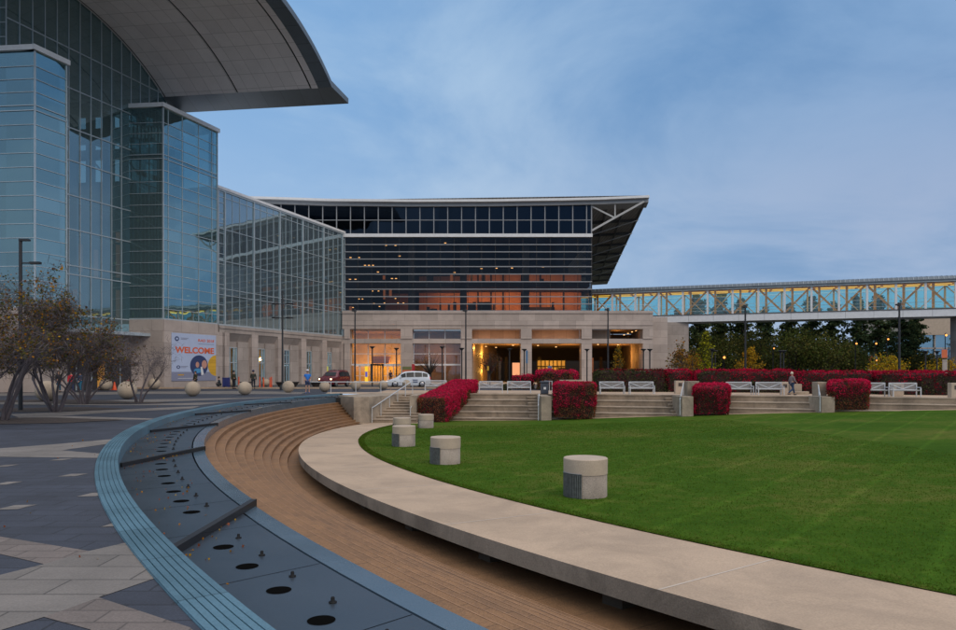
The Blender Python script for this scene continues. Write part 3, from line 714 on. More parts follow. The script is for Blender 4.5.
from mathutils import noise as mn
def hedge(name, foot, zb, zt, label, mode, dens=150, size=.085, group='clipped red hedges', slope=None, taper=0.0, bulge=.12):
    """foot: 4 plan corners (front-left, front-right, back-right, back-left); leaf shell round a twig core"""
    root = thing(name, label, 'hedge', (sum(p[0] for p in foot)/4, sum(p[1] for p in foot)/4, zb if not callable(zb) else zb(*foot[0])), group=group)
    f = np.array(foot, float)
    def P3(u, v, w_):
        k = taper*(1-w_); uu = .5+(u-.5)*(1-k); vv = .5+(v-.5)*(1-k)
        xy = (1-uu)*(1-vv)*f[0]+uu*(1-vv)*f[1]+uu*vv*f[2]+(1-uu)*vv*f[3]
        b = zb if not callable(zb) else zb(*xy); t = zt if not callable(zt) else zt(uu, vv)
        return np.array([xy[0], xy[1], b+(t-b)*w_])
    LU = np.linalg.norm(f[1]-f[0]); LV = np.linalg.norm(f[3]-f[0]); t0 = zt if not callable(zt) else zt(.5, .5); b0 = zb if not callable(zb) else zb(*f[0]); LW = t0-b0
    def RB(u, v, w_, d=0.0, bump=False):
        rr_ = .42; h3 = (LU/2, LV/2, LW); x3 = np.array([(u-.5)*LU, (v-.5)*LV, w_*LW])
        q3 = np.array([min(max(x3[0], -h3[0]+rr_), h3[0]-rr_), min(max(x3[1], -h3[1]+rr_), h3[1]-rr_), min(x3[2], LW-rr_)])
        d3 = x3-q3; dn = np.linalg.norm(d3); pp = P3(u, v, w_)
        nb_ = bulge*.7*(mn.noise(Vector(pp*.9))+.6*mn.noise(Vector(pp*2.7+7)))
        if dn > 1e-6: x3 = q3+d3/dn*(rr_+nb_+d)
        return P3(x3[0]/LU+.5, x3[1]/LV+.5, x3[2]/LW)
    faces = [('v0', LU*LW), ('v1', LU*LW), ('u0', LV*LW), ('u1', LV*LW), ('w1', LU*LV)]
    pts = []; mi = []
    for nm, area in faces:
        for _ in range(int(area*dens*1.25)):
            a, b = random.random(), random.random(); d = abs(random.gauss(0, .045))-.05
            if nm == 'v0': u, v, w_ = a, 0, b
            elif nm == 'v1': u, v, w_ = a, 1, b
            elif nm == 'u0': u, v, w_ = 0, a, b
            elif nm == 'u1': u, v, w_ = 1, a, b
            else: u, v, w_ = a, b, 1
            p = RB(u, v, w_, d, True)+np.random.normal(0, .022, 3); nz = mn.noise(Vector(p*.9)); nz2 = mn.noise(Vector(p*2.7+7))
            pts.append(p)
            q = w_+1.15*nz+.8*nz2+random.uniform(-.22, .22)
            if mode == 'red': m_ = 4 if (q > 1.0 and random.random() < .7) else (0 if q > .78 else (1 if q > .62 else (2 if random.random() < .62 else 3)))
            elif mode == 'vivid': m_ = 4 if (q > .8 and random.random() < .7) else (0 if q > .42 else (1 if random.random() < .75 else 3))
            elif mode == 'rusty': m_ = (4 if random.random() < .5 else 0) if (nm == 'w1' or (nm == 'u1')) and q > .1 else (2 if q > .35 else (1 if random.random() < .35 else (3 if random.random() < .7 else 2)))
            elif mode == 'dark': m_ = (1 if q > .95 else 3) if random.random() < .8 else 5
            else: m_ = 0 if q > 1.15 else (1 if q > .45 else (3 if random.random() < .6 else 5))
            if mode == 'mix' and q > .82: m_ = 0
            mi.append(m_)
    o = cloud('foliage', pts, size, [M['crimson'], M['maroon'], M['rust'], M['olive'], M['magenta'], M['dkgreen']], mi, root)
    mb = MB(); G_ = 14
    for nm, _a in faces:
        vs = []
        for i_ in range(G_+1):
            for j_ in range(G_+1):
                a, b = i_/G_, j_/G_
                uvw = {'v0': (a, 0, b), 'v1': (a, 1, b), 'u0': (0, a, b), 'u1': (1, a, b), 'w1': (a, b, 1)}[nm]
                vs.append(tuple(RB(*uvw, d=-.15)))
        mb.add(vs, [(i_*(G_+1)+j_, (i_+1)*(G_+1)+j_, (i_+1)*(G_+1)+j_+1, i_*(G_+1)+j_+1) for i_ in range(G_) for j_ in range(G_)])
    mb.build('twig_core', M['hcore'], root)
    return root
fg = lambda x, y: zl(x, min(y, 49))-.05
hedge('hedge', [(-4.25, 47.9), (-2.15, 47.5), (.05, 55.4), (-2.0, 56.0)], lambda x, y: -1.9+max(0, y-47.8)*.27, lambda u, v: -.02+v*1.12, 'long sloping hedge of crimson and rust leaves right of the left stair', 'rusty', 300, .062)
hedge('hedge', [(gx(552, 48.3), 48.3), (gx(596, 48.3), 47.9), (gx(596, 51.6), 51.6), (gx(554, 51.9), 51.9)], lambda x, y: -1.62+max(0, y-48.2)*.35, .92, 'crimson hedge block in the seating right of the grey bin', 'red', 360, .062, taper=.10)
hedge('hedge', [(gx(691.5, 46.9), 46.9), (gx(729.5, 46.9), 46.5), (gx(729, 49.6), 49.6), (gx(694, 49.8), 49.8)], -1.18, .84, 'small square crimson hedge in the middle of the seating', 'vivid', 360, .062, taper=.12)
hedge('hedge', [(gx(826, 45.3), 45.3), (gx(869.5, 45.2), 45.0), (gx(868, 47.9), 47.7), (gx(828, 48.2), 48.1)], -.80, 1.12, 'rightmost front hedge, crimson on top and rusty green below', 'red', 360, .062, taper=.14)
hedge('hedge', [(gx(596, 58), 58), (gx(668, 57.5), 57.5), (gx(668, 57.5), 59.6), (gx(596, 58), 60.0)], .05, 1.85, 'dark green and maroon hedge behind the two middle benches', 'dark', 110, .1)
hedge('hedge', [(gx(667, 57.3), 57.5), (gx(693, 57.3), 57.2), (gx(693, 57.3), 59.5), (gx(667, 57.3), 59.8)], .05, 1.86, 'short maroon hedge joining the dark hedge behind the plaque pier', 'mix', 110, .1)
hedge('hedge', [(gx(697, 56.5), 56.5), (gx(800, 55), 55), (gx(800, 55), 57.2), (gx(697, 56.5), 58.7)], .05, 1.82, 'long crimson-topped hedge behind the two benches by the walking person', 'mix', 110, .1)
hedge('hedge', [(gx(800.5, 52.5), 52.5), (gx(880, 51.5), 51.5), (gx(880, 51.5), 54), (gx(800, 53), 54.6)], .05, 1.72, 'crimson hedge behind the rightmost front hedge', 'mix', 110, .1)
hedge('hedge', [(gx(878, 51), 50.8), (52, 41.5), (53, 43.8), (gx(878, 51), 53.2)], .05, 1.68, 'long crimson hedge running out of the right of the picture', 'mix', 110, .1)
hedge('hedge', [(gx(513, 66), 66), (gx(533, 66), 66), (gx(533, 67.5), 67.5), (gx(513, 67.5), 67.5)], 0, 1.35, 'loose crimson shrub under the lit orange sign', 'red', 110, .11, bulge=.5)
hedge('hedge', [(gx(537, 64), 64), (gx(571, 64), 63.6), (gx(577, 66.5), 66.5), (gx(537, 67), 67)], 0, 1.75, 'rounded crimson hedge in front of the dark driveway opening', 'red', 120, .1, bulge=.35)
hedge('hedge', [(gx(503, 62), 62), (gx(511, 62), 62), (gx(511, 63), 63), (gx(503, 63), 63)], 0, .6, 'tiny dark shrub between the two left benches', 'dark', 120, .1)

# ------------------------------------------------------------------ benches, plinths, bins, bollards
def make_bench():
    r = thing('bench', '', 'bench', (0, 0, 0), group='white benches on the terrace')
    W_ = 1.78; mb = MB()
    for x in (-W_/2, W_/2): mb.box(x-.03, x+.03, -.05, .0, 0, .92); mb.box(x-.03, x+.03, -.55, -.50, 0, .62); mb.box(x-.03, x+.03, -.55, 0, .58, .64)
    mb.box(-W_/2, W_/2, -.31, -.26, .37, .42)
    mb.build('frame', M['bench'], r)
    mb = MB(); mb.box(-W_/2, W_/2, -.035, .0, .86, .93); mb.box(-W_/2, W_/2, -.035, 0, .42, .48)
    for sg in (-1, 1): mb.bar((0, -.03, .50), (sg*W_/2, -.03, .86), .05, .05)
    mb.build('backrest', M['bench'], r)
    mb = MB()
    for k in range(30): x = -W_/2+.04+k*(W_-.08)/29; mb.box(x-.016, x+.016, -.012, -.004, .48, .86)
    mb.build('slats', M['bench_mesh'], r)
    mb = MB()
    for k in range(5): mb.box(-W_/2, W_/2, -.54+k*.1, -.47+k*.1, .42, .45)
    mb.build('seat', M['bench'], r)
    return r
def place(proto, first, loc, rz, label, sc=1.0):
    o = proto if first else copy_tree(proto)
    o.location = loc; o.rotation_euler = (0, 0, rz); o.scale = (sc, sc, sc); o['label'] = label; return o
bp_ = make_bench(); fst = True
for px, Y, lab in ((491, 54.6, 'first white bench right of the long sloping hedge'), (519, 54.4, 'second white bench, just left of the grey bin'),
                   (611.5, 52.6, 'white bench in front of the dark hedge, left one of that pair'), (641, 52.2, 'white bench in front of the dark hedge, right one of that pair'),
                   (738.5, 50.6, 'white bench just right of the small square crimson hedge'), (768.5, 50.0, 'white bench left of the walking person'),
                   (871, 47.0, 'white bench partly hidden by the rightmost front hedge'), (902.5, 46.6, 'white bench in front of the long right-hand hedge'),
                   (436, 60.5, 'small far bench between the white van and the long hedge')):
    place(bp_, fst, (gx(px, Y), Y, .012), R(-2), lab); fst = False
def plinth(px0, px1, Y, h_, label):
    r = thing('plaque_pier', label, 'pier', (gx((px0+px1)/2, Y), Y, 0), group='pale piers with small plaques')
    mb = MB(); mb.box(gx(px0, Y), gx(px1, Y), Y, Y+.4, .01, h_); mb.build('block', M['cap'], r, bevel=.02)
    x = gx((px0+px1)/2, Y); mb = MB(); mb.box(x-.14, x+.14, Y-.02, Y-.002, h_-.42, h_-.16); mb.build('plaque', M['bronze'], r)
plinth(675.5, 685, 53.2, .98, 'pale pier with a small plaque left of the small square hedge')
plinth(782, 788.5, 50.9, .93, 'pale pier with a small plaque beside the walking person')
plinth(893.5, 904, 47.8, .90, 'pale pier showing behind the rightmost full bench')
plinth(951.5, 962, 44.9, .95, 'pale pier cut by the right edge of the picture')
mb = MB(); mb.box(gx(790, 52), gx(802, 52), 52, 52.7, .01, .75); mb.box(gx(788, 51.4), gx(808, 51.4), 51.2, 51.9, .01, .22)
tag(mb.build('planter_block', M['conc_face'], bevel=.03), 'low concrete block behind the walking person', 'block')
mb = MB(); mb.box(gx(560, 56), gx(582, 56), 56, 56.5, .01, 1.02); tag(mb.build('low_wall', M['conc_face'], bevel=.03), 'low concrete wall showing above the crimson hedge block', 'wall')

b = thing('litter_bin', 'grey-blue litter bin with a white label on the pier edge', 'bin', (gx(544.5, 52.6), 52.6, 0))
x = gx(544.5, 52.6); mb = MB(); mb.box(x-.28, x+.28, 52.35, 52.9, .02, .80); mb.build('body', M['bin'], b, bevel=.02)
mb = MB(); mb.box(x-.31, x+.31, 52.32, 52.93, .84, .97); mb.box(x-.26, x+.26, 52.4, 52.85, .8, .84); mb.build('lid', M['bin'], b, bevel=.02)
mb = MB(); mb.box(x-.09, x+.09, 52.335, 52.347, .34, .52); mb.build('label_plate', M['white'], b)

def make_bollard(label, px, pyb, r=.45, h_=.80, ang=-150):
    v = (pyb-372)/700
    Y = 14.
    for _ in range(60): Y = (E-zl((px-478)/700*Y, Y))/v
    Y += r*.9; x = gx(px, Y); z = zl(x, Y)
    root = thing('drum_bollard', label, 'drum', (x, Y, z), group='round concrete drums on the lawn')
    mb = MB(); mb.lathe([(r-.012, -.05), (r-.012, h_*.60), (r-.03, h_*.605)], (x, Y, z), 48, 0); mb.build('drum', M['pebble'], root)
    mb = MB(); mb.lathe([(r-.03, h_*.60), (r-.002, h_*.605)], (x, Y, z), 64, 0, False); mb.lathe([(r-.002, h_*.605), (r, h_-.015)], (x, Y, z), 64, 0); mb.lathe([(r, h_-.015), (r-.012, h_), (.001, h_)], (x, Y, z), 64, 0, False); mb.build('cap', M['cap'], root)
    mb = MB(); a0 = R(ang-24); a1 = R(ang+42)
    mb.lathe([(r+.004, .02), (r+.004, h_*.62), (r+.02, h_*.625), (r+.022, h_*.645), (r-.01, h_*.645)], (x, Y, z), 16, 0, a0=a0, a1=a1)
    nS = 15
    for k in range(nS):
        a = a0+(a1-a0)*(k+.5)/nS; mb.bar((x+(r+.012)*math.cos(a), Y+(r+.012)*math.sin(a), z+.03), (x+(r+.012)*math.cos(a), Y+(r+.012)*math.sin(a), z+h_*.615), .014, .014)
    mb.build('slatted_door', M['steel'], root)
    return root
make_bollard('nearest concrete drum, alone on the open lawn with a slatted steel door', 585.5, 499.5)
make_bollard('second nearest concrete drum at the left of the lawn', 445.5, 465.2)
make_bollard('concrete drum at the left tip of the lawn beside the walk', 404, 447.2)
make_bollard('farthest concrete drum in front of the long hedge', 426, 428.5, ang=-200)
make_bollard('concrete drum half hidden behind the one at the left tip of the lawn', 402, 434, ang=-200)

# spheres
for px, pyc, d, lab in ((127.3, 390.1, 18.3, 'large concrete ball beside the bare tree'), (106, 384.5, 12, 'concrete ball left of the orange cone'),
                        (154.2, 383.9, 11.5, 'small concrete ball right of the bare tree'), (192.7, 388.8, 15.2, 'concrete ball below the welcome banner'),
                        (197.5, 382, 9, 'far concrete ball tucked behind the one below the banner'), (244.9, 388.3, 13.8, 'concrete ball in front of the two standing men in dark coats'),
                        (288.3, 386.7, 12, 'concrete ball under the four-headed lamp post'), (324.7, 386.6, 10.8, 'concrete ball in front of the red car headlight'),
                        (355.9, 385.7, 10, 'concrete ball right of the red car behind the rail'), (383.2, 385, 9.5, 'concrete ball left of the white van'),
                        (406.5, 384, 8.4, 'concrete ball in front of the white van'), (265.5, 382.6, 8.2, 'far concrete ball among the orange posts'),
                        (231.5, 383, 7.5, 'far concrete ball beside the blue box'), (46.7, 391, 21, 'biggest concrete ball behind the tree stems at left')):
    Y = 700*E/(pyc+d/2-372); r = d/700*Y/2; Y += r*.4
    mb = MB(); mb.ball((gx(px, Y), Y, r*.985), r, 36)
    tag(mb.build('concrete_ball', M['sphere']), lab, 'ball', 'concrete balls guarding the plaza')

# handrails
def rail(label, pts, post_every=None, h_=.9, r=.028, posts=None, extra=False):
    root = thing('handrail', label, 'handrail', pts[0], group='pale metal handrails')
    mb = MB(); mb.tube([(p[0], p[1], p[2]+h_) for p in pts], r*1.3, 8); 
    if extra: mb.tube([(p[0], p[1], p[2]+h_*.12) for p in pts], r*.7, 6)
    mb.build('top_rail', M['rail'], root)
    L_ = [0]
    for a, b in zip(pts, pts[1:]): L_.append(L_[-1]+(Vector(b)-Vector(a)).length)
    n = max(1, round(L_[-1]/post_every))
    for k in range(n+1):
        s_ = L_[-1]*k/n; i = max(j for j in range(len(L_)) if L_[j] <= s_+1e-6); i = min(i, len(pts)-2)
        t = (s_-L_[i])/(L_[i+1]-L_[i]); p = Vector(pts[i]).lerp(Vector(pts[i+1]), t)
        mb = MB(); mb.tube([(p.x, p.y, p.z-.05), (p.x, p.y, p.z+h_)], r, 8); mb.build('post', M['rail'], root)
pts = [pol(55.15, R(a)) for a in (164.3, 165.5, 167, 168.5)]
pts = [(-5.6, 54.2), (-8.0, 53.9)]+[(gx(px, 53.6), 53.6-.0*i) for i, px in enumerate((352, 330, 306))]
rail('level handrail along the far end of the fountain coping', [(x, y, .02) for x, y in pts], 1.75, .86)
rail('sloping handrail down the left stair beside the block wall', [(-5.0, 53.5, .02), (-6.93, 46.6, -1.62), (-7.0, 46.25, -1.66)], 1.5, .95)
rail('short handrail at the foot of the left stair by the pier', [(-4.55, 48.6, -1.55), (-4.6, 47.6, -1.72)], 1.0, .9)
rail('short handrail on the steps left of the crimson hedge block', [(gx(539.5, 50), 50.4, -.9), (gx(538.3, 48.4), 48.4, -1.65)], 1.2, .95)
rail('sloping handrail left of the small square hedge', [(gx(684.5, 50), 50.2, -.1), (gx(680, 47), 47.0, -1.2)], 1.1, .98)
rail('sloping handrail left of the rightmost front hedge', [(gx(816.5, 48), 47.8, -.05), (gx(820, 45.2), 45.2, -.85)], 1.0, .98)
rail('short handrail behind the crimson hedge block', [(gx(545, 57), 57.5, .01), (gx(552, 55), 55, .01)], 1.0, .9)

# ------------------------------------------------------------------ lamps and poles
def tall_pole(px, pyt, Y, label, r=.055, head=False):
    x = gx(px, Y); zt = E+(372-pyt)/700*Y
    root = thing('light_pole', label, 'lamp post', (x, Y, 0), group='tall dark light poles')
    mb = MB(); mb.tube([(x, Y, 0), (x, Y, zt)], [r*1.5, r], 10); mb.lathe([(r*2.4, 0), (r*2.4, .25), (r*1.6, .3)], (x, Y, 0), 12); mb.build('pole', M['pole'], root)
    mb = MB(); mb.tube([(x, Y, zt), (x, Y, zt+.25)], [r*2.2, r*2.0], 10); mb.box(x-.28, x+.05, Y-.1, Y+.1, zt+.05, zt+.17); mb.build('lamp_head', M['pole'], root)
tall_pole(355, 312, 62, 'tall thin light pole at the left edge of the lit entrance')
tall_pole(465.8, 312, 62, 'tall thin light pole right of the van in front of the stone column')
tall_pole(608, 311, 60, 'tall thin light pole before the right-hand driveway opening')
tall_pole(745.3, 308, 60, 'tall thin light pole rising above the bridge and hedge, middle right', .07)
tall_pole(899.3, 306, 58, 'tall thin light pole rising before the big dark pine', .07)
x, Y = gx(282.5, 64), 64; r4 = thing('four_head_lamp_post', 'tall dark lamp post with two tiers of twin flat lamp heads', 'lamp post', (x, Y, 0))
zt = E+(372-290.5)/700*Y
mb = MB(); mb.tube([(x, Y, 0), (x, Y, zt)], [.10, .06], 12); mb.lathe([(.26, 0), (.26, .4), (.15, .5)], (x, Y, 0), 14); mb.build('pole', M['pole'], r4)
for py in (304, 318):
    z = E+(372-py)/700*Y
    mb = MB(); mb.tube([(x-.8, Y, z), (x+.8, Y, z)], .035, 8); mb.build('arm', M['pole'], r4)
    for sx in (-1, 1):
        mb = MB(); mb.lathe([(.001, .1), (.3, .07), (.36, .0), (.34, -.05), (.001, -.07)], (x+sx*.65, Y, z+.02), 18); mb.build('lamp_head', M['pole'], r4)
x, Y = gx(20.5, 30), 30; r5 = thing('street_lamp', 'dark lamp post with an angled head above the yellow tree at left', 'lamp post', (x, Y, 0)); zt = E+(372-240.5)/700*Y
mb = MB(); mb.tube([(x, Y, 0), (x, Y, zt)], [.09, .065], 10); mb.build('pole', M['pole'], r5)
mb = MB(); mb.box(x-.03, x+.38, Y-.09, Y+.09, zt-.02, zt+.06); mb.build('lamp_head', M['pole'], r5)
mb = MB(); zz_ = E+(372-263.5)/700*Y; mb.box(x+.42, x+.85, Y-.1, Y+.1, zz_-.03, zz_+.07); mb.tube([(x, Y, zz_+.02), (x+.45, Y, zz_+.02)], .03, 6); mb.build('arm', M['pole'], r5)
def funnel(px, pyt, Y, label):
    x = gx(px, Y); zt = E+(372-pyt)/700*Y
    root = thing('funnel_lamp', label, 'lamp post', (x, Y, 0), group='short dark lamps with funnel tops')
    mb = MB(); mb.tube([(x, Y, 0), (x, Y, zt-.25)], .075, 10); mb.build('pole', M['pole'], root)
    mb = MB(); mb.lathe([(.08, -.28), (.14, -.18), (.30, -.06), (.32, 0), (.001, .03)], (x, Y, zt), 16); mb.build('lamp_head', M['pole'], root)
for px, py, Y, lab in ((372.3, 346.5, 80, 'funnel lamp in front of the lobby, left one'), (396.5, 348, 80, 'funnel lamp before the doors, above the van'),
                       (442.3, 346.5, 80, 'funnel lamp before the dim window bay, left one'), (461.8, 348, 80, 'funnel lamp at the right of the dim window bay'),
                       (509.5, 348.5, 84, 'funnel lamp inside the first driveway opening'), (524.3, 349, 80, 'funnel lamp before the column between driveway openings'),
                       (587, 349, 80, 'funnel lamp before the column left of the yellow sapling'), (643.5, 349, 78, 'left lamp of the pair before the right end of the building'),
                       (649.8, 349, 78, 'right lamp of the pair before the right end of the building'), (712, 349, 76, 'left funnel lamp of the pair beside the bright yellow tree'),
                       (715.2, 350.5, 79, 'right funnel lamp of the pair beside the bright yellow tree'), (780.6, 350.5, 76, 'left funnel lamp of the pair above the walking person'),
                       (783.6, 350.5, 78, 'right funnel lamp of the pair above the walking person'), (925.5, 351, 76, 'funnel lamp below the big dark pine'),
                       (937, 351, 76, 'funnel lamp before the orange pole banner')):
    funnel(px, py, Y, lab)
def glow_lamp(px, py, Y, label, r=.22):
    x, _, z = at(px, py, Y)
    root = thing('lit_street_lamp', label, 'lamp post', (x, Y, 0), group='lit orange street lamps beyond the hedges')
    mb = MB(); mb.tube([(x, Y+.3, 0), (x, Y+.3, z+.3), (x, Y, z+.35)], .07, 8); mb.build('pole', M['pole'], root)
    mb = MB(); mb.ball((x, Y, z), r*.6, 12); mb.build('bulb', M['lamp_o'], root)
glow_lamp(724.3, 357.5, 105, 'bright orange street lamp between the yellow trees', .30)
glow_lamp(774, 348.4, 97, 'small orange street lamp above the olive trees', .16)
glow_lamp(856.5, 343.6, 97, 'orange street lamp in the pines, left of a pair', .2)
glow_lamp(876.3, 343.6, 97, 'orange street lamp in the pines, middle of three', .2)
glow_lamp(888.2, 339.2, 97, 'orange street lamp high in the big pine', .2)
glow_lamp(876.6, 360.8, 96, 'low orange street lamp left of the golden tree', .24)
glow_lamp(946.3, 335.2, 120, 'bright orange street lamp beside the right bridge pier', .30)

# ------------------------------------------------------------------ small plaza props
mb_c = thing('traffic_cone', 'orange traffic cone beside the entrance at left', 'cone', (gx(114.5, 64), 64, 0))
x = gx(114.5, 64); mb = MB(); mb.lathe([(.19, .04), (.04, .75), (.001, .76)], (x, 64, 0), 16); mb.build('cone', M['orange'], mb_c)
mb = MB(); mb.box(x-.22, x+.22, 63.78, 64.22, 0, .04); mb.build('base', M['orange'], mb_c)
for px, Y, h_, lab in ((238.8, 73, 1.15, 'orange post between the two men in dark coats'), (259.8, 73, 1.15, 'orange post left of the far ball'), (263.6, 70, 1.1, 'orange post in front of the far ball'),
                       (270, 70, 1.1, 'orange post right of the far ball'), (271.5, 73, 1.15, 'orange post at the right end of the row')):
    x = gx(px, Y); r_ = thing('delineator_post', lab, 'post', (x, Y, 0), group='orange posts before the stone arcade')
    mb = MB(); mb.tube([(x, Y, 0), (x, Y, h_)], [.07, .055], 8); mb.build('tube', M['orange'], r_)
    mb = MB(); mb.lathe([(.2, 0), (.2, .05), (.07, .07)], (x, Y, 0), 12); mb.build('base', M['black'], r_)
for px, Y, lab in ((245.5, 71, 'bronze bowl planter behind the ball near the men'), (281.5, 71, 'bronze bowl planter left of the ball under the lamp post'), (293.5, 72, 'bronze bowl planter right of the ball under the lamp post'), (316, 71, 'wide bronze bowl planter behind the man in blue')):
    x = gx(px, Y); r_ = thing('bowl_planter', lab, 'planter', (x, Y, 0), group='bronze bowl planters')
    mb = MB(); mb.lathe([(.25, 0), (.25, .1), (.35, .25), (.58, .62), (.62, .64), (.56, .6), (.001, .5)], (x, Y, 0), 24); mb.build('bowl', M['bronze'], r_)
x = gx(226.3, 74); mb = MB(); mb.box(x-.32, x+.32, 73.7, 74.3, .12, 1.0); mb.box(x-.34, x+.34, 73.68, 74.32, 1.0, 1.06); mb.box(x-.3, x-.2, 73.7, 74.3, 0, .12); mb.box(x+.2, x+.3, 73.7, 74.3, 0, .12)
M['bluebox'] = mat('deep_blue_box', (.02, .03, .16), .5, .1)
tag(mb.build('blue_box', M['bluebox'], bevel=.04), 'deep blue collection box beside the crouching person', 'box')
# signs by the driveway
def sign_post(px, Y, zt, label, boards, pc='pole'):
    x = gx(px, Y); r_ = thing('sign_post', label, 'sign', (x, Y, 0), group='signs by the driveway')
    mb = MB(); mb.tube([(x, Y, 0), (x, Y, zt)], .05, 8); mb.build('post', M[pc], r_)
    for (dx, z0, z1, w_, m_) in boards:
        mb = MB(); mb.box(x+dx-w_/2, x+dx+w_/2, Y-.06, Y-.02, z0, z1); mb.build('board', M[m_], r_)
M['sblue'] = mat('sign_blue', (.06, .16, .30), .5, .1); M['sred'] = mat('sign_red', (.45, .02, .03), .5, .1); M['sgreen'] = mat('sign_olive', (.16, .17, .06), .5, .1); M['sorange'] = mat('sign_orange', (.6, .14, .05), .5, .1)
sign_post(526.8, 76, 4.0, 'slim blue post sign at the driveway mouth', [(0, 2.6, 4.0, .22, 'sblue')])
sign_post(516, 76, 1.2, 'lit orange panel sign at the driveway mouth', [(0, 1.3, 2.65, .8, 'glow_panel')])
sign_post(549.8, 74, 2.1, 'blue square sign above the rounded crimson hedge', [(0, 1.5, 2.3, .42, 'sblue'), (0, .9, 1.3, .3, 'sred')])
sign_post(488, 76, 2.2, 'thin post sign with a yellow plate left of the brown sapling', [(0, 1.8, 2.3, .2, 'b_yellow')])
sign_post(413.3, 84, 2.3, 'red vertical sign above the white van roof', [(0, .9, 2.6, .35, 'sred')])
sign_post(407, 84, 1.4, 'green, red and cream board above the white van', [(0, 1.9, 2.3, 1.1, 'sgreen'), (0, 1.55, 1.9, 1.1, 'sorange'), (0, .8, 1.55, 1.1, 'cream')])
x, Y = gx(944.3, 92), 92; r_ = thing('pole_banner', 'orange banner with white lettering blocks on a pole by the right bridge pier', 'banner', (x, Y, 0))
mb = MB(); mb.tube([(x+.6, Y, 0), (x+.6, Y, 5)], .06, 8); mb.build('pole', M['pole'], r_)
mb = MB(); mb.box(x-.35, x+.4, Y-.02, Y+.02, 3.5, 4.6); mb.build('upper_cloth', M['sorange'], r_)
mb = MB(); mb.box(x-.25, x+.4, Y-.02, Y+.02, 1.3, 3.3); mb.build('lower_cloth', M['stone2'], r_)
x, Y = gx(873, 110), 110; r_ = thing('pole_banner', 'white and orange banners on a pole left of the golden tree', 'banner', (x, Y, 0))
mb = MB(); mb.tube([(x, Y, 0), (x, Y, 4.6)], .06, 8); mb.build('pole', M['pole'], r_)
mb = MB(); mb.box(x-.7, x-.1, Y-.02, Y+.02, 2.2, 4.2); mb.build('left_cloth', M['sorange'], r_)
mb = MB(); mb.box(x+.1, x+.7, Y-.02, Y+.02, 2.2, 4.2); mb.build('right_cloth', M['white'], r_)
#PART2
# ------------------------------------------------------------------ left convention hall (glass towers under a vaulted roof)
hall = thing('convention_hall', 'tall teal glass convention hall with stone base and huge curved grey roof overhang at left', 'building', (-40, 75, 0))
ZB = 6.9
TX = lambda Y: -56.42+.36*Y
def vis(mb, p0, p1, r): mb.bar(p0, p1, r, r)
def tower(Ya, Yb, fl, ztop, verts, name='glass_tower', fm=0):
    cx_, cy_ = TX(Ya), Ya; Ls = (Yb-Ya)*1.0628
    fs_ = frame(cx_, cy_, .36, 1); ff = frame(cx_-fl*.995, cy_+fl*.0995, 1, -.1)
    g = MB(fs_); g.quad((0, 0, ZB), (Ls, 0, ZB), (Ls, 0, ztop), (0, 0, ztop))
    g.xf = ff; g.add([(0, 0, ZB), (fl, 0, ZB), (fl, 0, ztop), (0, 0, ztop)], [(0, 1, 2, 3)], fm)
    o = g.build(name, [M['g_tower'], M['g_tower_f'], M['g_tower_1']], hall)
    m = MB(fs_); z = ZB+.05
    zd = 22.9
    zs = [zd-1.15*k for k in range(1, 15) if zd-1.15*k > ZB+.2]+[zd+.45+1.05*k for k in range(1, 6) if zd+.45+1.05*k < ztop-.5]
    for z in zs: m.box(0, Ls, .0, .06, z-.026, z+.026)
    m.box(0, Ls, 0, .08, zd-.03, zd+.04); m.box(0, Ls, 0, .08, zd+.38, zd+.45); m.box(0, Ls, 0, .10, ZB-.02, ZB+.12)
    for v in verts: s_ = (v-Ya)*1.0628; m.box(s_-.025, s_+.025, .0, .05, ZB, ztop)
    m.box(-.05, .05, -.05, .08, ZB, ztop); m.box(Ls-.05, Ls+.05, -.05, .08, ZB, ztop)
    m.xf = ff
    for z in zs: m.box(0, fl, .0, .06, z-.026, z+.026)
    m.box(0, fl, 0, .08, zd-.03, zd+.04); m.box(0, fl, 0, .08, zd+.38, zd+.45); m.box(0, fl, 0, .1, ZB-.02, ZB+.12)
    m.build('mullion_grid', M['mullion'], o)
    sp_ = MB(fs_); sp_.box(0, Ls, -.3, -.02, zd+.04, zd+.38); sp_.xf = ff; sp_.box(0, fl, -.3, -.02, zd+.04, zd+.38); sp_.build('spandrel', M['inside'], o)
    c = MB(fs_); c.box(-.25, Ls+.2, -2.5, .25, ztop, ztop+.42); c.xf = ff; c.box(0, fl+.1, -2.5, .25, ztop, ztop+.418); c.build('parapet', M['white'], o)
    st = MB(fs_); st.box(0, Ls, -.6, .12, 0, ZB-.02); st.xf = ff; st.box(0, fl+.05, -.6, .12, 0, ZB-.021)
    st.build('stone_base', M['stone'], o)
    m = MB(fs_)
    m.box(.3, Ls-.2, -3.2, -.35, ztop-.1, ztop-.02)
    m.build('inner_frame', M['inside'], o)
    # steel behind the glass
    m = MB(fs_)
    for s_ in (0.3, Ls-.4): m.box(s_, s_+.3, -.8, -.4, ZB, ztop)
    m.build('steel_column', M['truss'], o)
    return o
tower(69.65, 77.0, 3.5, 28.0, (70.3, 72.1, 74.3, 76.2), fm=1)
t1_ = tower(56.8, 59.5, 34, 27.75, (), fm=2)
m = MB(frame(TX(56.8)-33.8, 56.8+3.38, 1, -.1)); m.box(0, 33, -1.6, -1.4, ZB, 27.6); m.xf = frame(TX(56.8), 56.8, .36, 1); m.box(1.4, 2.86, -1.5, -1.3, ZB, 27.6); m.build('inner_wall', M['inside'], t1_)
RX = lambda Y: -60+.36*Y
def zarc(Y0): return E+14.5+math.sqrt(max(0, 20.1**2-max(0, Y0-60.3)**2))
fr = frame(RX(50), 50, .36, 1); k_ = 1.0628
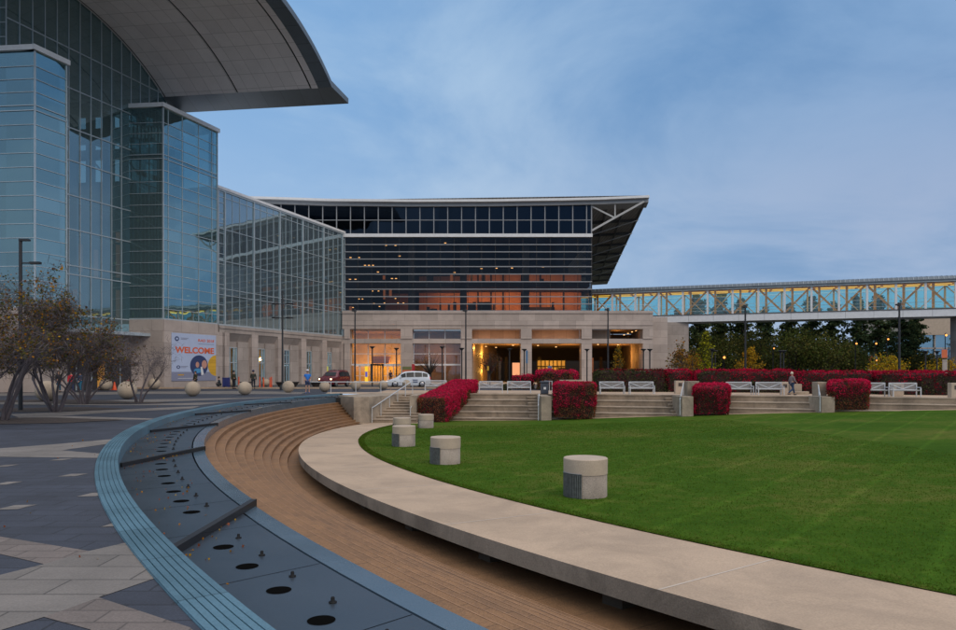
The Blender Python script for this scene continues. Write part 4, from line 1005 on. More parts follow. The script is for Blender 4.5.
g = MB(fr); m = MB(fr); y = 58.0
levels_R = [31.05, 27.45, 23.85, 20.9, 17.75, 14.65, 11.35, 10.55, 6.85]
while y < 76.8:
    y2 = min(y+1.1, 76.9); zt0, zt1 = zarc(y), zarc(y2)
    s0, s1 = (y-50)*k_, (y2-50)*k_
    g.add([(s0, 0, 5.2), (s1, 0, 5.2), (s1, 0, zt1), (s0, 0, zt0)], [(0, 1, 2, 3)])
    m.box(s0-.035, s0+.035, 0, .07, 5.2, zt0)
    y = y2
for z in levels_R:
    ymax = 76.9
    if z > zarc(76.9): 
        ymax = 60.3+math.sqrt(max(0, 20.1**2-(z-E-14.5)**2))
    m.box(8.5, (ymax-50)*k_, .0, .08, z-.05, z+.05)
g.xf = frame(RX(58)-22, 58+1.2, 1, -.055); g.quad((0, 0, 27.7), (22, 0, 27.7), (22, 0, 36), (0, 0, 36)); m.xf = g.xf
for q in range(12): m.box(21.4-q*1.6, 21.55-q*1.6, 0, .1, 27.7, 36)
for q in range(7): m.box(0, 22, 0, .07, 28.2+q*1.2, 28.26+q*1.2)
gw = g.build('glass_wall', M['g_rec'], hall); m.build('mullion_grid', M['mullion'], gw)
m = MB(fr)
for s_ in (10.6, 15.0, 20.4, 25.8):
    m.box(s_, s_+.25, -1.6, -1.3, 0, min(33, zarc(50+s_/k_)-.3))
for z in (31, 27.4, 23.8, 17.7, 14.6): m.box(9, min(28.6, (60.3+math.sqrt(max(0, 20.1**2-(z-E-14.5)**2))-50)*k_), -1.7, -1.5, z-.1, z+.1)
m.build('steel_column', M['truss'], hall)
# stone and doors below the recessed wall
m = MB(fr); m.box(0, 28.6, -.6, 1.4, 0, 2.9-.0); m.box(0, 28.6, -.4, .2, 2.9, 5.2); 
o = m.build('stone_base', M['stone'], hall)
m = MB(fr); m.box(12, 20, 1.41, 1.46, 0, 2.85); o = m.build('entrance_opening', M['inside_dk'], hall)
m = MB(fr)
for q in range(5): m.box(12.2+q*1.6, 12.3+q*1.6, 1.46, 1.54, 0, 2.85)
m.build('door_frame', M['mullion'], o)
m = MB(fr); m.box(16.1, 16.9, 1.47, 1.5, .1, 2.6); m.build('door_leaf', M['yellow_steel'], o)
m = MB(fr); m.box(10, 28, 0, 2.2, 5.2, 5.5); m.build('canopy', M['mullion'], hall)
# inside: floors, dark end wall with window holes onto the sky, roof beams
m = MB(frame(RX(50), 50, .36, 1))
for z in (11.0, 17.9): m.box(10.5, 28.2, -16, -2.6, z-.35, z)
m.build('floor_slab', M['slab'], hall)
m = MB(frame(-32.6, 77.2, -1, .14))       # end wall, seen from inside through the glass
rows = [(7, 22.9, 0), (22.9, 25.4, 1), (25.4, 26.5, 0), (26.5, 27.2, 1), (27.2, 28.9, 0), (28.9, 30.4, 1), (30.4, 31.0, 0)]
for z0, z1, hole in rows:
    if not hole: m.box(.2, 34, -.3, 0, z0, z1)
    else:
        q = .2
        while q < 34:
            m.box(q, q+1.0, -.3, 0, z0, z1); q += 2.05
q = .6
while q < 33:
    m.bar((q, .2, 22.9), (q+2.05, .2, 25.4), .14, .14); q += 4.1
m.build('end_wall', M['inside'], hall)
m = MB(frame(RX(62)-16.2, 62, .36, 1)); m.box(0, 19, -.3, 0, 0, 30); m.build('core_wall', M['inside_dk'], hall)
# lights inside
m = MB()
for px, py, Y in ((138, 204.5, 78), (152, 271.5, 78), (122, 219, 76), (153, 291, 78), (148, 262, 79), (157.5, 219.5, 80), (164, 260, 74)):
    x, yy, z = at(px, py, Y); m.box(x-.18, x+.18, yy-.1, yy+.1, z-.05, z+.05)
m.build('downlight', M['lamp_s'], hall)
m = MB()
for px, py, Y, h_ in ((140.5, 258, 80, 2.6), (80.5, 258, 77, 3.0), (96, 268, 77, 4), (118, 255, 77, 5), (118, 300, 77, 4), (152.5, 300, 79, 5), (75, 294, 74, 1)):
    x, yy, z = at(px, py, Y); m.box(x-.22, x+.22, yy-.05, yy+.05, z-h_/2, z+h_/2)
M['inglow'] = emit('lit_shopfront', (1, .35, .14), .22)
m.build('lit_column', M['inglow'], hall)

# vaulted roof
def roofP(Y0, w, dz=0.0):
    if Y0 <= 74.1: z = zarc(Y0)
    else: z = zarc(74.1)-(Y0-74.1)*.16
    return (RX(Y0)+w, Y0-.14*w, z+dz)
Ys = [40+i*1.0 for i in range(20)]+[60.3+i*.345 for i in range(41)]; Ys[-1] = 74.1
def strip(mb, w0, w1, dz=0, mi=0, ys=Ys):
    vs = []; uvs = []; sacc = 0
    for i, y0 in enumerate(ys):
        if i: a = roofP(ys[i-1], 0); b = roofP(y0, 0); sacc += math.dist(a, b)
        vs += [roofP(y0, w0, dz), roofP(y0, w1, dz)]; uvs += [(sacc, w0), (sacc, w1)]
    fs = [(2*i, 2*i+1, 2*i+3, 2*i+2) for i in range(len(ys)-1)]; j = len(mb.uv)
    mb.add(vs, fs, mi, True)
    for f in fs:
        for q in f: mb.uv[j] = uvs[q]; j += 1
m = MB(); strip(m, -26, .15); strip(m, .27, 8.2); strip(m, 8.34, 16.1)
rf = m.build('roof', M['soffit'], hall)
m = MB()
for a, b in ((.15, .27), (8.2, 8.34), (16.1, 16.26)): strip(m, a, b, .12)
m.build('dark_reveal', M['void'], rf)
m = MB(); strip(m, 16.26, 16.95, -.03); m.build('edge_trim', M['soffit'], rf)
m = MB(); strip(m, 16.95, 18.4, .0); strip(m, -26, 18.4, .55)
vs = []
for y0 in Ys: vs += [roofP(y0, 18.4, -.02), roofP(y0, 18.4, .55)]
m.add(vs, [(2*i, 2*i+1, 2*i+3, 2*i+2) for i in range(len(Ys)-1)])
# eave: flat dark-blue underside and nose
e0, e1 = roofP(74.1, -26), roofP(74.1, 18.4); n0, n1 = roofP(77.2, -26), roofP(77.2, 18.4)
up = lambda p, d: (p[0], p[1], p[2]+d)
m.add([e0, e1, n1, n0, up(e0, .62), up(e1, .62), up(n1, .55), up(n0, .55)], [(0, 1, 2, 3), (3, 2, 6, 7), (1, 5, 6, 2), (4, 7, 6, 5)])
m.build('fascia', M['fascia'], rf)

# glass block A
bl = frame(-29.07, 78.3, .36, 1); LB = (104-78.3)*k_
g = MB(bl); g.quad((0, 0, ZB), (LB, 0, ZB), (LB, 0, 22.15), (0, 0, 22.15)); g.quad((0, 0, ZB), (0, -6, ZB), (0, -6, 22.15), (0, 0, 22.15)); gb = g.build('glass_block', M['g_left'], hall)
m = MB(bl)
for z in (21.35, 17.8, 14.2, 11.05, 10.35): m.box(0, LB, 0, .05, z-.035, z+.035)
m.box(0, LB, 0, .12, ZB-.01, ZB+.18); m.box(0, LB, 0, .12, 22.0, 22.2)
majors = [(yy-78.3)*k_ for yy in (79.3, 84.15, 89.0, 93.8, 98.6, 103.4)]
for a in majors: m.box(a-.075, a+.075, 0, .13, ZB, 22.15)
for a, b in zip(majors, majors[1:]):
    for q in (1, 2, 3): s_ = a+(b-a)*q/4; m.box(s_-.022, s_+.022, 0, .05, ZB, 22.15)
m.box(-.06, .06, -.06, .1, ZB, 22.15); m.box(LB-.06, LB+.04, -.06, .1, ZB, 22.15)
for q in range(13): m.box(.05, majors[0]-.1, 0, .06, ZB+1.15*(q+1)-.03, ZB+1.15*(q+1)+.03)
m.build('mullion_grid', M['mullion'], gb)
m = MB(bl); m.box(-.2, LB+.1, -14, .2, 22.2, 22.5); m.build('parapet', M['white'], gb)
m = MB(bl)
for z in (11.0, 14.5, 18.2): m.box(.3, LB-.2, -9, -1.0, z-.4, z)
m.build('floor_slab', M['slab'], gb)
m = MB(bl); m.box(.3, LB-.2, -9.4, -9, 0, 22.1); m.box(LB-.3, LB-.1, -9, -.2, 0, 22.1); m.build('core_wall', M['inside_dk'], gb)
for a in majors: m = MB(bl); m.box(a-.2, a+.2, -2.1, -1.7, ZB, 22.0); m.build('interior_column', M['truss'], gb)
m = MB(bl)
for i in range(22):
    s_ = random.uniform(1, LB-1); z = random.choice((10.5, 14.0, 17.7, 21)); n_ = -random.uniform(2, 7); m.box(s_-.12, s_+.12, n_-.12, n_+.12, z-.05, z)
m.build('downlight', M['lamp_dim'], gb)
M['shopglow'] = emit('lit_interior_wall', (1, .42, .2), .16)
m = MB(bl)
for s_, w_, z0, z1 in ((2.2, 1.4, 7.4, 10.2), (6.3, .9, 7.2, 10.2), (9.2, .5, 12, 13.6), (12.5, .8, 7.4, 9.8), (14.8, 2.0, 11.6, 12.3), (17.0, .5, 15.2, 17.3), (20.5, 1.6, 11.6, 12.2), (23.3, .6, 8, 10)):
    m.box(s_, s_+w_, -8.9, -8.8, z0, z1)
m.build('lit_wall', M['shopglow'], gb)
# stone arcade below block A
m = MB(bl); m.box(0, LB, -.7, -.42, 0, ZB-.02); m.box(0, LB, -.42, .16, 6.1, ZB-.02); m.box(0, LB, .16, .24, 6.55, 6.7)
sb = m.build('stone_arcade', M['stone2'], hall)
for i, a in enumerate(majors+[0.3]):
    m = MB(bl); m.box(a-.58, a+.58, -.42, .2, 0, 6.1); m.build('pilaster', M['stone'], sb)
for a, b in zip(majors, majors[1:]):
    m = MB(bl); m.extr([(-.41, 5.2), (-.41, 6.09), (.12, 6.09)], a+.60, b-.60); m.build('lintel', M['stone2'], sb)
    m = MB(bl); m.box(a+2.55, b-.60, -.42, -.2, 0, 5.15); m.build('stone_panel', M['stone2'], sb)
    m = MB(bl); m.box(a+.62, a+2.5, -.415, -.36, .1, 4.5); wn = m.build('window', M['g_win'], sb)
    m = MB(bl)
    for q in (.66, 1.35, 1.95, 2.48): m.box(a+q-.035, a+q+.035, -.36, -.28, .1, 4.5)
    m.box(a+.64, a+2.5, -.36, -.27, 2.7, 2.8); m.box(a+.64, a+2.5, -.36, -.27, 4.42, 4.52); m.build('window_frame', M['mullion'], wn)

# banner on tower 2 stone base
bn = thing('welcome_banner', 'pale blue WELCOME banner with round picture and yellow half disc on the stone wall', 'banner', (TX(70.6), 70.6, 2))
fb = frame(TX(69.65), 69.65, .36, 1)
def sY(px): u = (px-478)/700; return (56.42/(.36-u)-69.65)*k_
s0, s1 = sY(170.3), sY(214.7); zb0, zb1 = E-.92, 5.63
m = MB(fb); m.box(s0, s1, .135, .17, zb0, zb1); m.build('cloth', M['banner'], bn)
def shp(name, pts2, mt, off): m = MB(fb); m.add([(a, off, z) for a, z in pts2], [tuple(range(len(pts2)))]); return m.build(name, M[mt], bn)
HW, HH = s1-s0, zb1-zb0
shp('grey_band', [(s0, zb0), (s1, zb0), (s1, zb0+HH*.19), (s0, zb0+HH*.19)], 'b_grey', .173)
shp('yellow_half_disc', [(s1, zb0+HH*.10)]+[(s1-HW*.195*math.sin(PI*k/24), zb0+HH*(.33-.23*math.cos(PI*k/24))) for k in range(1, 24)]+[(s1, zb0+HH*.56)], 'b_yellow', .176)
cc = (s0+HW*.60, zb0+HH*.325); rx, rz = HW*.205, HH*.225
el = lambda c, a, b, n=28, t0=0, t1=2*PI: [(c[0]+a*math.cos(t0+(t1-t0)*k/n), c[1]+b*math.sin(t0+(t1-t0)*k/n)) for k in range(n if t1-t0 > 6.2 else n+1)]
shp('round_picture', el(cc, rx, rz), 'b_navy', .179)
shp('picture_face', el((cc[0]+.12*HW, cc[1]+.03*HH), rx*.30, rz*.40), 'b_skin', .183); shp('picture_face', el((cc[0]-.04*HW, cc[1]+.02*HH), rx*.2, rz*.28), 'b_skin', .183)
shp('picture_shirt', el((cc[0]-.03*HW, cc[1]-.11*HH), rx*.45, rz*.22), 'b_cyan', .183); shp('picture_coat', [(cc[0]+.03*HW, cc[1]-.03*HH), (cc[0]+.07*HW, cc[1]-.02*HH), (cc[0]+.11*HW, cc[1]-.19*HH), (cc[0]+.05*HW, cc[1]-.21*HH)], 'white', .184)
def text(txt, s_, z, size, mt, par, fr_, off, bold=0.0, extr=0.004):
    c = bpy.data.curves.new('text', 'FONT'); c.body = txt; c.size = size; c.extrude = extr; c.offset = bold
    o = bpy.data.objects.new('tmp', c); COL.objects.link(o); dg = bpy.context.evaluated_depsgraph_get(); dg.update()
    me = bpy.data.meshes.new_from_object(o.evaluated_get(dg)); bpy.data.objects.remove(o)
    for v in me.vertices: x_, y_, z_ = v.co; v.co = fr_(s_+x_, off+z_, z+y_)
    me.materials.clear(); me.materials.append(M[mt]); q = bpy.data.objects.new('lettering', me); COL.objects.link(q); parent_to(q, par); return q
def fit_text(txt, sa, sb_, z, hgt, mt, par, fr_, off, bold):
    o = text(txt, 0, 0, 1.0, mt, par, lambda a, b, c: (a, b, c), 0, bold)
    xs_ = [v.co.x for v in o.data.vertices]; zs_ = [v.co.z for v in o.data.vertices]; x0, x1, z0, z1 = min(xs_), max(xs_), min(zs_), max(zs_)
    for v in o.data.vertices: v.co = fr_(sa+(v.co.x-x0)/(x1-x0)*(sb_-sa), off+v.co.y, z+(v.co.z-z0)/(z1-z0)*hgt)
    return o
fit_text('WELCOME', s0+HW*.07, s0+HW*.95, zb0+HH*.585, HH*.135, 'b_orange', bn, fb, .18, .035)
fit_text('RAD 2018', s0+HW*.58, s0+HW*.95, zb0+HH*.84, HH*.06, 'b_orange', bn, fb, .18, .02)
shp('emblem', el((s0+HW*.11, zb0+HH*.88), HW*.045, HH*.05), 'b_navy', .18); shp('emblem_ring', el((s0+HW*.11, zb0+HH*.88), HW*.022, HH*.024), 'banner', .184)
shp('emblem', el((s0+HW*.14, zb0+HH*.29), HW*.04, HH*.035), 'b_navy', .18); shp('emblem_ring', el((s0+HW*.14, zb0+HH*.29), HW*.02, HH*.018), 'banner', .184)
for k, (za, wa_) in enumerate(((.895, .17), (.87, .14), (.30, .16), (.275, .12))): shp('small_print', [(s0+HW*.19, zb0+HH*za), (s0+HW*(.19+wa_), zb0+HH*za), (s0+HW*(.19+wa_), zb0+HH*(za+.012)), (s0+HW*.19, zb0+HH*(za+.012))], 'b_grey', .18)
shp('small_print', [(s0+HW*.58, zb0+HH*.79), (s1-HW*.05, zb0+HH*.79), (s1-HW*.05, zb0+HH*.80), (s0+HW*.58, zb0+HH*.80)], 'b_grey', .18)
shp('yellow_print', [(s0+HW*.13, zb0+HH*.115), (s0+HW*.26, zb0+HH*.115), (s0+HW*.26, zb0+HH*.14), (s0+HW*.13, zb0+HH*.14)], 'b_yellow', .18)
shp('white_line', [(s0+HW*.13, zb0+HH*.05), (s0+HW*.55, zb0+HH*.05), (s0+HW*.55, zb0+HH*.058), (s0+HW*.13, zb0+HH*.058)], 'white', .18)

# ------------------------------------------------------------------ main exhibition hall
mh = thing('exhibition_hall', 'wide dark glass exhibition hall on a stone base with lit entrances and flat roof', 'building', (0, 110, 0))
FY = 104.0; ZX = lambda py: E+(372-py)/700*FY; XP = lambda px: (px-478)/700*FY
XR = 16.86; XL = -19.9
ZT = ZX(311.3)
g = MB(); g.quad((XL, FY, ZT), (XR, FY, ZT), (XR, FY, ZX(236.5)), (XL, FY, ZX(236.5))); g.quad((XR, FY, ZT), (XR+3.8, FY+30, ZT), (XR+3.8, FY+30, ZX(236.5)), (XR, FY, ZX(236.5)))
gm = g.build('glass_front', M['g_dark'], mh)
m = MB()
for py in (244.7, 252, 259.2, 266.7, 274.2, 281.8, 289.3, 296.7, 304, 310.9):
    z = ZX(py); m.box(XL, XR+.05, FY-.16, FY-.01, z-.07, z+.07)
m.build('mullion', M['mullion2'], gm)
m = MB(); x = XR
while x > XL: m.box(x-.04, x+.04, FY-.07, FY-.005, ZT, ZX(237)); x -= 2.04
m.box(XR-.08, XR+.08, FY-.1, FY+.05, ZT, ZX(237)); m.build('dark_joint', M['black'], gm)
g = MB(); g.quad((-34, FY-.1, ZX(234)), (XR, FY-.1, ZX(234)), (XR, FY-.1, ZX(204.5)), (-34, FY-.1, ZX(204.5))); g.quad((XR, FY-.1, ZX(234)), (XR+3.8, FY+30, ZX(234)), (XR+3.8, FY+30, ZX(204.5)), (XR, FY-.1, ZX(204.5)))
gt = g.build('clerestory_glass', M['g_top'], mh)
m = MB(); x = XR-.75; m.box(XR-.1, XR+.06, FY-.22, FY-.05, ZX(234), ZX(204))
while x > -34: m.box(x-.07, x+.07, FY-.22, FY-.105, ZX(234), ZX(204)); x -= 2.06
m.box(-34, XR, FY-.2, FY-.106, ZX(220.3)-.05, ZX(220.3)+.05); m.build('mullion', M['mullion2'], gt)
m = MB(); m.box(-34, XR+.1, FY-.35, FY+.1, ZX(237.3), ZX(234)); m.build('white_band', M['white'], mh)
m = MB(); m.box(-34, XR-.2, FY+2.5, FY+2.8, ZX(236), ZX(204)); m.build('clerestory_back_wall', M['inside_dk'], mh)
# roof edge: slightly sagging eave, two layers
ev = [(-36, 197.6), (-30, 198.6), (-22, 200.4), (-10, 201.2), (2, 200.9), (12, 199.9), (18, 199.0), (25.2, 197.0)]
m = MB()
def eave(m, d0, d1, yf, x0=-36, x1=25.2):
    pts_ = [(x_, ZX(py)) for x_, py in ev]
    for (xa, za), (xb, zb_) in zip(pts_, pts_[1:]):
        a = [(xa, yf, za-d1), (xb, yf, zb_-d1), (xb, yf, zb_-d0), (xa, yf, za-d0)]; bk = [(p[0]+.5, FY+3, p[2]) for p in a]
        m.add(a+bk, [(0, 1, 2, 3), (3, 2, 6, 7), (4, 5, 1, 0)])
eave(m, 0, .34, FY-1.1); rf2 = m.build('roof', M['white'], mh)
m = MB(); eave(m, .34, .9, FY-.55); m.build('gutter', M['mullion2'], rf2)
D = lambda Y: .126*(Y-FY)
m = MB(); zs_ = ZX(199.8)
m.add([(XR-.1, FY-.6, zs_-.25), (25.15, FY-1.0, ZX(198.2)), (25.15+D(206), 206, ZX(198.2)), (XR+D(206), 206, zs_-.25)], [(3, 2, 1, 0)])
m.add([(25.15, FY-1.0, ZX(198.4)), (25.15+D(206), 206, ZX(198.4)), (25.15+D(206), 206, ZX(196.8)), (25.15, FY-1.0, ZX(196.8))], [(0, 1, 2, 3)])
m.add([(-36, FY+2, ZX(197.8)), (25.2, FY-1, ZX(197)), (25.2+D(206), 206, ZX(197)), (-30, 206, ZX(197.8))], [(0, 1, 2, 3)])
m.build('side_soffit', M['dksoffit'], rf2)
m = MB()
for i in range(9):
    Y = FY+3+i*11; m.bar((XR+D(Y), Y, zs_-.5), (25.1+D(Y), Y, ZX(198.2)-.25), .3, .4)
for q in (.3, .62, .95):
    for i in range(8):
        Ya_, Yb_ = FY+i*11, FY+(i+1)*11
        m.bar((XR+(8.2)*q+D(Ya_), Ya_, zs_-.4), (XR+8.2*q+D(Yb_), Yb_, zs_-.4), .22, .25)
m.build('soffit_beam', M['inside'], rf2)
m = MB(); m.bar(at(591, 231, FY), at(644, 201.5, FY-.6), .28, .28); m.bar(at(592, 206.5, FY), at(615, 218, FY-.2), .22, .22); m.bar(at(615, 217.5, FY-.2), at(615, 203, FY-.2), .18, .18)
for i in range(1, 7):
    Y = FY+i*11; m.bar((XR+D(Y), Y, zs_-3.2), (25.0+D(Y), Y, zs_-.6), .10, .10)
m.build('roof_truss', M['truss'], rf2)
# stone base: piers, beams
P_ = [(345.2, 351), (401.3, 413), (461, 472), (520.5, 531.3), (580.7, 591), (641.5, 651.5)]
TOPO, MIDT, MIDB = ZX(329.4), ZX(339), ZX(343.6)
m = MB(); m.box(XL-.1, XP(651.5), FY-.9, FY+1.2, TOPO, ZT-.02); m.box(XL-.1, XP(651.5), FY-1.0, FY-.9, TOPO+.55, TOPO+.7); m.box(XL-.1, XP(651.5), FY-1.02, FY-.9, ZT-.4, ZT-.02)
sbm = m.build('stone_band', M['stone'], mh)
m = MB(); m.box(XL-.1, XP(651.4), FY-.75, FY+1.1, MIDB, MIDT); m.build('beam', M['stone'], sbm)
for a, b in P_:
    m = MB(); m.box(XP(a), XP(b), FY-.9, FY+1.2, 0, MIDB-.002); m.box(XP(a), XP(b), FY-.9, FY+1.2, MIDT+.002, TOPO-.002); m.build('pier', M['stone'], sbm)
m = MB(); m.box(XP(651.6), 28.7, 106, 118, 0, ZX(313.5)-.4); m.box(XP(651.6)-1, XP(651.6), 105.3, 108, 0, ZT-.05); m.build('side_wall', M['stone'], sbm)
m = MB(); m.box(XR+.05, XP(651.4), FY+1.21, 118, ZT-.3, ZT-.03); m.build('terrace_floor', M['slab'], sbm)
m = MB()
for q in range(6): x = XR+.6+q*1.55; m.box(x-.03, x+.03, FY-.3, FY-.24, ZT, ZT+.95)
m.box(XR+.3, XP(651), FY-.3, FY-.24, ZT+.9, ZT+.96); m.box(XR+.3, XP(651), FY-.3, FY-.24, ZT+.45, ZT+.49); m.build('terrace_rail', M['rail'], sbm)
# exhibition floors behind the smoked glass
m = MB()
m.box(XL, XR-.15, FY+.8, FY+28, ZX(286), ZX(281)); m.box(XL, XR-.15, FY+.4, FY+28, ZT-.3, ZT-.05); m.box(XL, XR-.15, FY+.6, FY+28, ZX(239), ZX(237))
m.build('floor_slab', M['inside_dk'], mh)
m = MB(); m.box(XL, XR-.1, FY+26, FY+26.3, ZT, ZX(237)); m.box(XL-.2, XL, FY+.3, FY+26, ZT, ZX(237)); m.build('core_wall', M['inside_dk'], mh)
m = MB()
m.box(XP(466), XP(524), FY+8, FY+8.3, ZT, ZX(266)); m.box(XP(530.5), XP(589), FY+8, FY+8.3, ZT, ZX(266))
m.box(XP(414), XP(462), FY+9, FY+9.2, ZT, ZX(268)); m.box(XP(376), XP(408), FY+10, FY+10.2, ZT, ZX(286))
m.build('wood_wall', M['wood'], mh)
m = MB()
for k_2 in range(20):
    x = random.uniform(XP(414), XP(586)); w2 = random.choice((.25, .35, .5, 1.1)); h2 = random.choice((.8, 1.1, 1.7, 1.8)); fl_ = random.choice((ZT, ZT, ZX(281)))
    yq = FY+random.uniform(3, 7); m.box(x-w2/2, x+w2/2, yq, yq+.3, fl_, fl_+h2)
for px in (478, 492, 505, 545, 570): m.box(XP(px)-.12, XP(px)+.12, FY+7.6, FY+7.9, ZT, ZX(267))
m.box(XP(532), XP(560), FY+7.3, FY+7.9, ZT, ZT+1.3)
m.build('gallery_furniture', M['inside_dk'], mh)
for px in (410, 463, 527): m = MB(); m.box(XP(px)-.5, XP(px)+.5, FY+2.2, FY+3.2, ZT, ZX(238)); m.build('interior_column', M['inside'], mh)
m = MB()
for px, py in ((345.5, 244.5), (350.5, 257.5), (359, 257.5), (386, 245.4), (395.5, 245.4), (399.5, 256), (365, 265.3), (369, 265.3), (373, 265.3), (378, 272), (392, 278.5), (396, 278.5), (350, 279.3), (355.5, 279.3), (445.3, 243), (481.5, 268.6), (496.5, 268.2), (512, 268), (543, 267), (529, 266.5), (454.5, 272.5), (372.5, 291), (378.5, 291), (359, 299), (362.5, 299), (384.5, 303), (374, 303.5), (398, 303), (403.5, 303), (353, 307.5), (379.5, 306.5), (395.5, 298.5)):
    x, yy, z = at(px, py, FY+3); s_ = .15 if py < 290 else .11; m.box(x-s_, x+s_, yy-.08, yy+.08, z-.045, z+.045)
m.build('downlight', M['lamp_s'], mh)
m = MB()
for px, py, h_ in ((384.5, 289, 1.3), (384.5, 296, 1.0), (384, 277.5, .6), (451.5, 279, 1.6), (390.4, 292, 1.6), (350.5, 309, .8)):
    x, yy, z = at(px, py, FY+4); m.box(x-.2, x+.2, yy, yy+.1, z-h_/2, z+h_/2)
m.build('lit_panel', M['inglow'], mh)
warm = (1, .46, .17)
lamp('gallery_light_right', 'AREA', (XP(557), FY+4.5, ZX(289)), 270, warm, 8, 1.5, (R(35), 0, 0))
lamp('gallery_light_middle', 'AREA', (XP(495), FY+4.5, ZX(289)), 330, warm, 8, 1.5, (R(35), 0, 0))
lamp('gallery_light_left', 'AREA', (XP(446), FY+5, ZX(289)), 170, warm, 4, 1.5, (R(35), 0, 0))
lamp('gallery_upper_right', 'AREA', (XP(555), FY+4, ZX(268)), 150, warm, 9, 1.2, (R(25), 0, 0))
lamp('gallery_upper_middle', 'AREA', (XP(490), FY+4, ZX(268)), 160, warm, 9, 1.2, (R(25), 0, 0))
# lobby behind the first bay
xa, xb = XP(351), XP(401.3)
m = MB(); m.box(xa-.5, xb+.6, FY+9, FY+9.2, 0, TOPO); m.box(xa-.7, xa-.5, FY+1.2, FY+9, 0, TOPO); m.box(xb+.6, xb+.8, FY+1.2, FY+9, 0, TOPO); m.box(xa-.5, xb+.6, FY+1.25, FY+9, TOPO-.15, TOPO)
m.build('lobby_wall', M['cream'], mh)
m = MB(); m.box(xa+2.3, xb-2.6, FY+5, FY+8, 3.0, 4.1); m.build('lobby_desk_canopy', M['wood'], mh)
m = MB(); m.box(xa-.5, xb+.6, FY+1.2, FY+9, .0, .05); m.build('lobby_floor', M['cream'], mh)
lob = (1, .47, .075)
lamp('lobby_light', 'AREA', ((xa+xb)/2, FY+5, TOPO-.4), 300, lob, 5, 3, (0, 0, 0))
lamp('lobby_back_light', 'AREA', ((xa+xb)/2, FY+6.5, 3.0), 300, lob, 5, 1, (R(70), 0, 0))
def bay(a, b, name='bay_glass', doors=False):
    g = MB(); g.quad((XP(a), FY+.5, 0.02), (XP(b), FY+.5, 0.02), (XP(b), FY+.5, MIDB), (XP(a), FY+.5, MIDB)); g.quad((XP(a), FY+.5, MIDT), (XP(b), FY+.5, MIDT), (XP(b), FY+.5, TOPO), (XP(a), FY+.5, TOPO))
    o = g.build(name, M['g_clear'], mh); m = MB(); n_ = 3
    for k in range(n_+1): x = XP(a)+(XP(b)-XP(a))*k/n_; m.box(x-.06, x+.06, FY+.4, FY+.48, 0 if not doors else 2.7, TOPO)
    m.box(XP(a), XP(b), FY+.38, FY+.49, 2.62, 2.86); m.box(XP(a), XP(b), FY+.4, FY+.48, ZX(353.8)-.05, ZX(353.8)+.05); m.build('frame', M['white'], o)
    return o
o1 = bay(351, 401.3, doors=True); bay(413, 461)
for k, px in enumerate((356.5, 362.5, 368.5, 384.5, 390.5, 396)):
    m = MB(); x0, x1 = XP(px)-.42, XP(px)+.42; y_ = FY+.30
    for q in (x0, x1-.07): m.box(q, q+.07, y_, y_+.08, .02, 2.6)
    m.box(x0, x1, y_, y_+.08, 2.5, 2.6); m.box(x0, x1, y_, y_+.08, .02, .28); m.box(x0, x1, y_, y_+.08, 1.05, 1.12); m.build('door', M['white'], o1)
m = MB(); cxx = XP(377)
for k in range(8): a = PI+PI*k/7; m.box(cxx+.95*math.cos(a)-.04, cxx+.95*math.cos(a)+.04, FY+.1+.6*math.sin(a), FY+.18+.6*math.sin(a), 0, 2.6)
m.lathe([(1.0, 2.6), (1.0, 2.85), (.001, 2.86)], (cxx, FY+.15, 0), 20, smooth=False); m.build('revolving_door', M['black'], o1)
m = MB(); m.box(XP(364.6), XP(367.7), FY+.2, FY+.24, .15, 2.5); pn = m.build('poster', emit('lit_poster', (1, .62, .05), 1.0), o1)
m = MB(); m.box(XP(365.0), XP(367.3), FY+.18, FY+.195, .9, 1.7); m.build('poster_print', emit('poster_violet', (.13, .12, .55), .8), pn)
# dim second bay
m = MB(); m.box(XP(413)-.4, XP(461)+.4, FY+6, FY+6.2, 0, TOPO); m.box(XP(413)-.3, XP(461)+.4, FY+1.25, FY+6, TOPO-.3, TOPO-.1); m.build('inner_room_wall', M['portico'], mh)
lamp('second_bay_light', 'AREA', (XP(437), FY+3, ZX(341)), 150, warm, 3, 1.5)
lamp('second_bay_upper', 'AREA', (XP(430), FY+3, TOPO-.35), 40, warm, 3, 1.5)
# drive-through porticoes
m = MB()
def wallD(m, x0, Ya, Yb, z0, z1, th=.4):
    m.add([(x0+D(Ya), Ya, z0), (x0+D(Yb), Yb, z0), (x0+D(Yb)-th, Yb, z0), (x0+D(Ya)-th, Ya, z0), (x0+D(Ya), Ya, z1), (x0+D(Yb), Yb, z1), (x0+D(Yb)-th, Yb, z1), (x0+D(Ya)-th, Ya, z1)], [(0, 1, 5, 4), (2, 3, 7, 6), (0, 4, 7, 3), (1, 2, 6, 5)])
wallD(m, XP(472), FY+1.25, 150, 0, 7.9); wallD(m, XP(642)+.4, FY+1.25, 150, 0, 7.9)
m.build('driveway_side_wall', M['portico'], mh)
m = MB()
m.add([(XP(472), FY+1.3, 6.3), (XP(642), FY+1.3, 6.3), (XP(642)+D(141), 141, 6.3), (XP(472)+D(141), 141, 6.3)], [(3, 2, 1, 0)])
m.build('driveway_ceiling', M['portico'], mh)
m = MB(); m.box(XP(472), XP(472)+40, 141, 141.3, 3.9, 8.0); m.box(-1, 44, 150, 150.4, 0, 8)
for px in (492, 500, 511, 552, 628): x = XP(px); m.box(x, x+.5, 128, 128.5, 0, 4.4)
m.build('driveway_inner_wall', M['inside_dk'], mh)
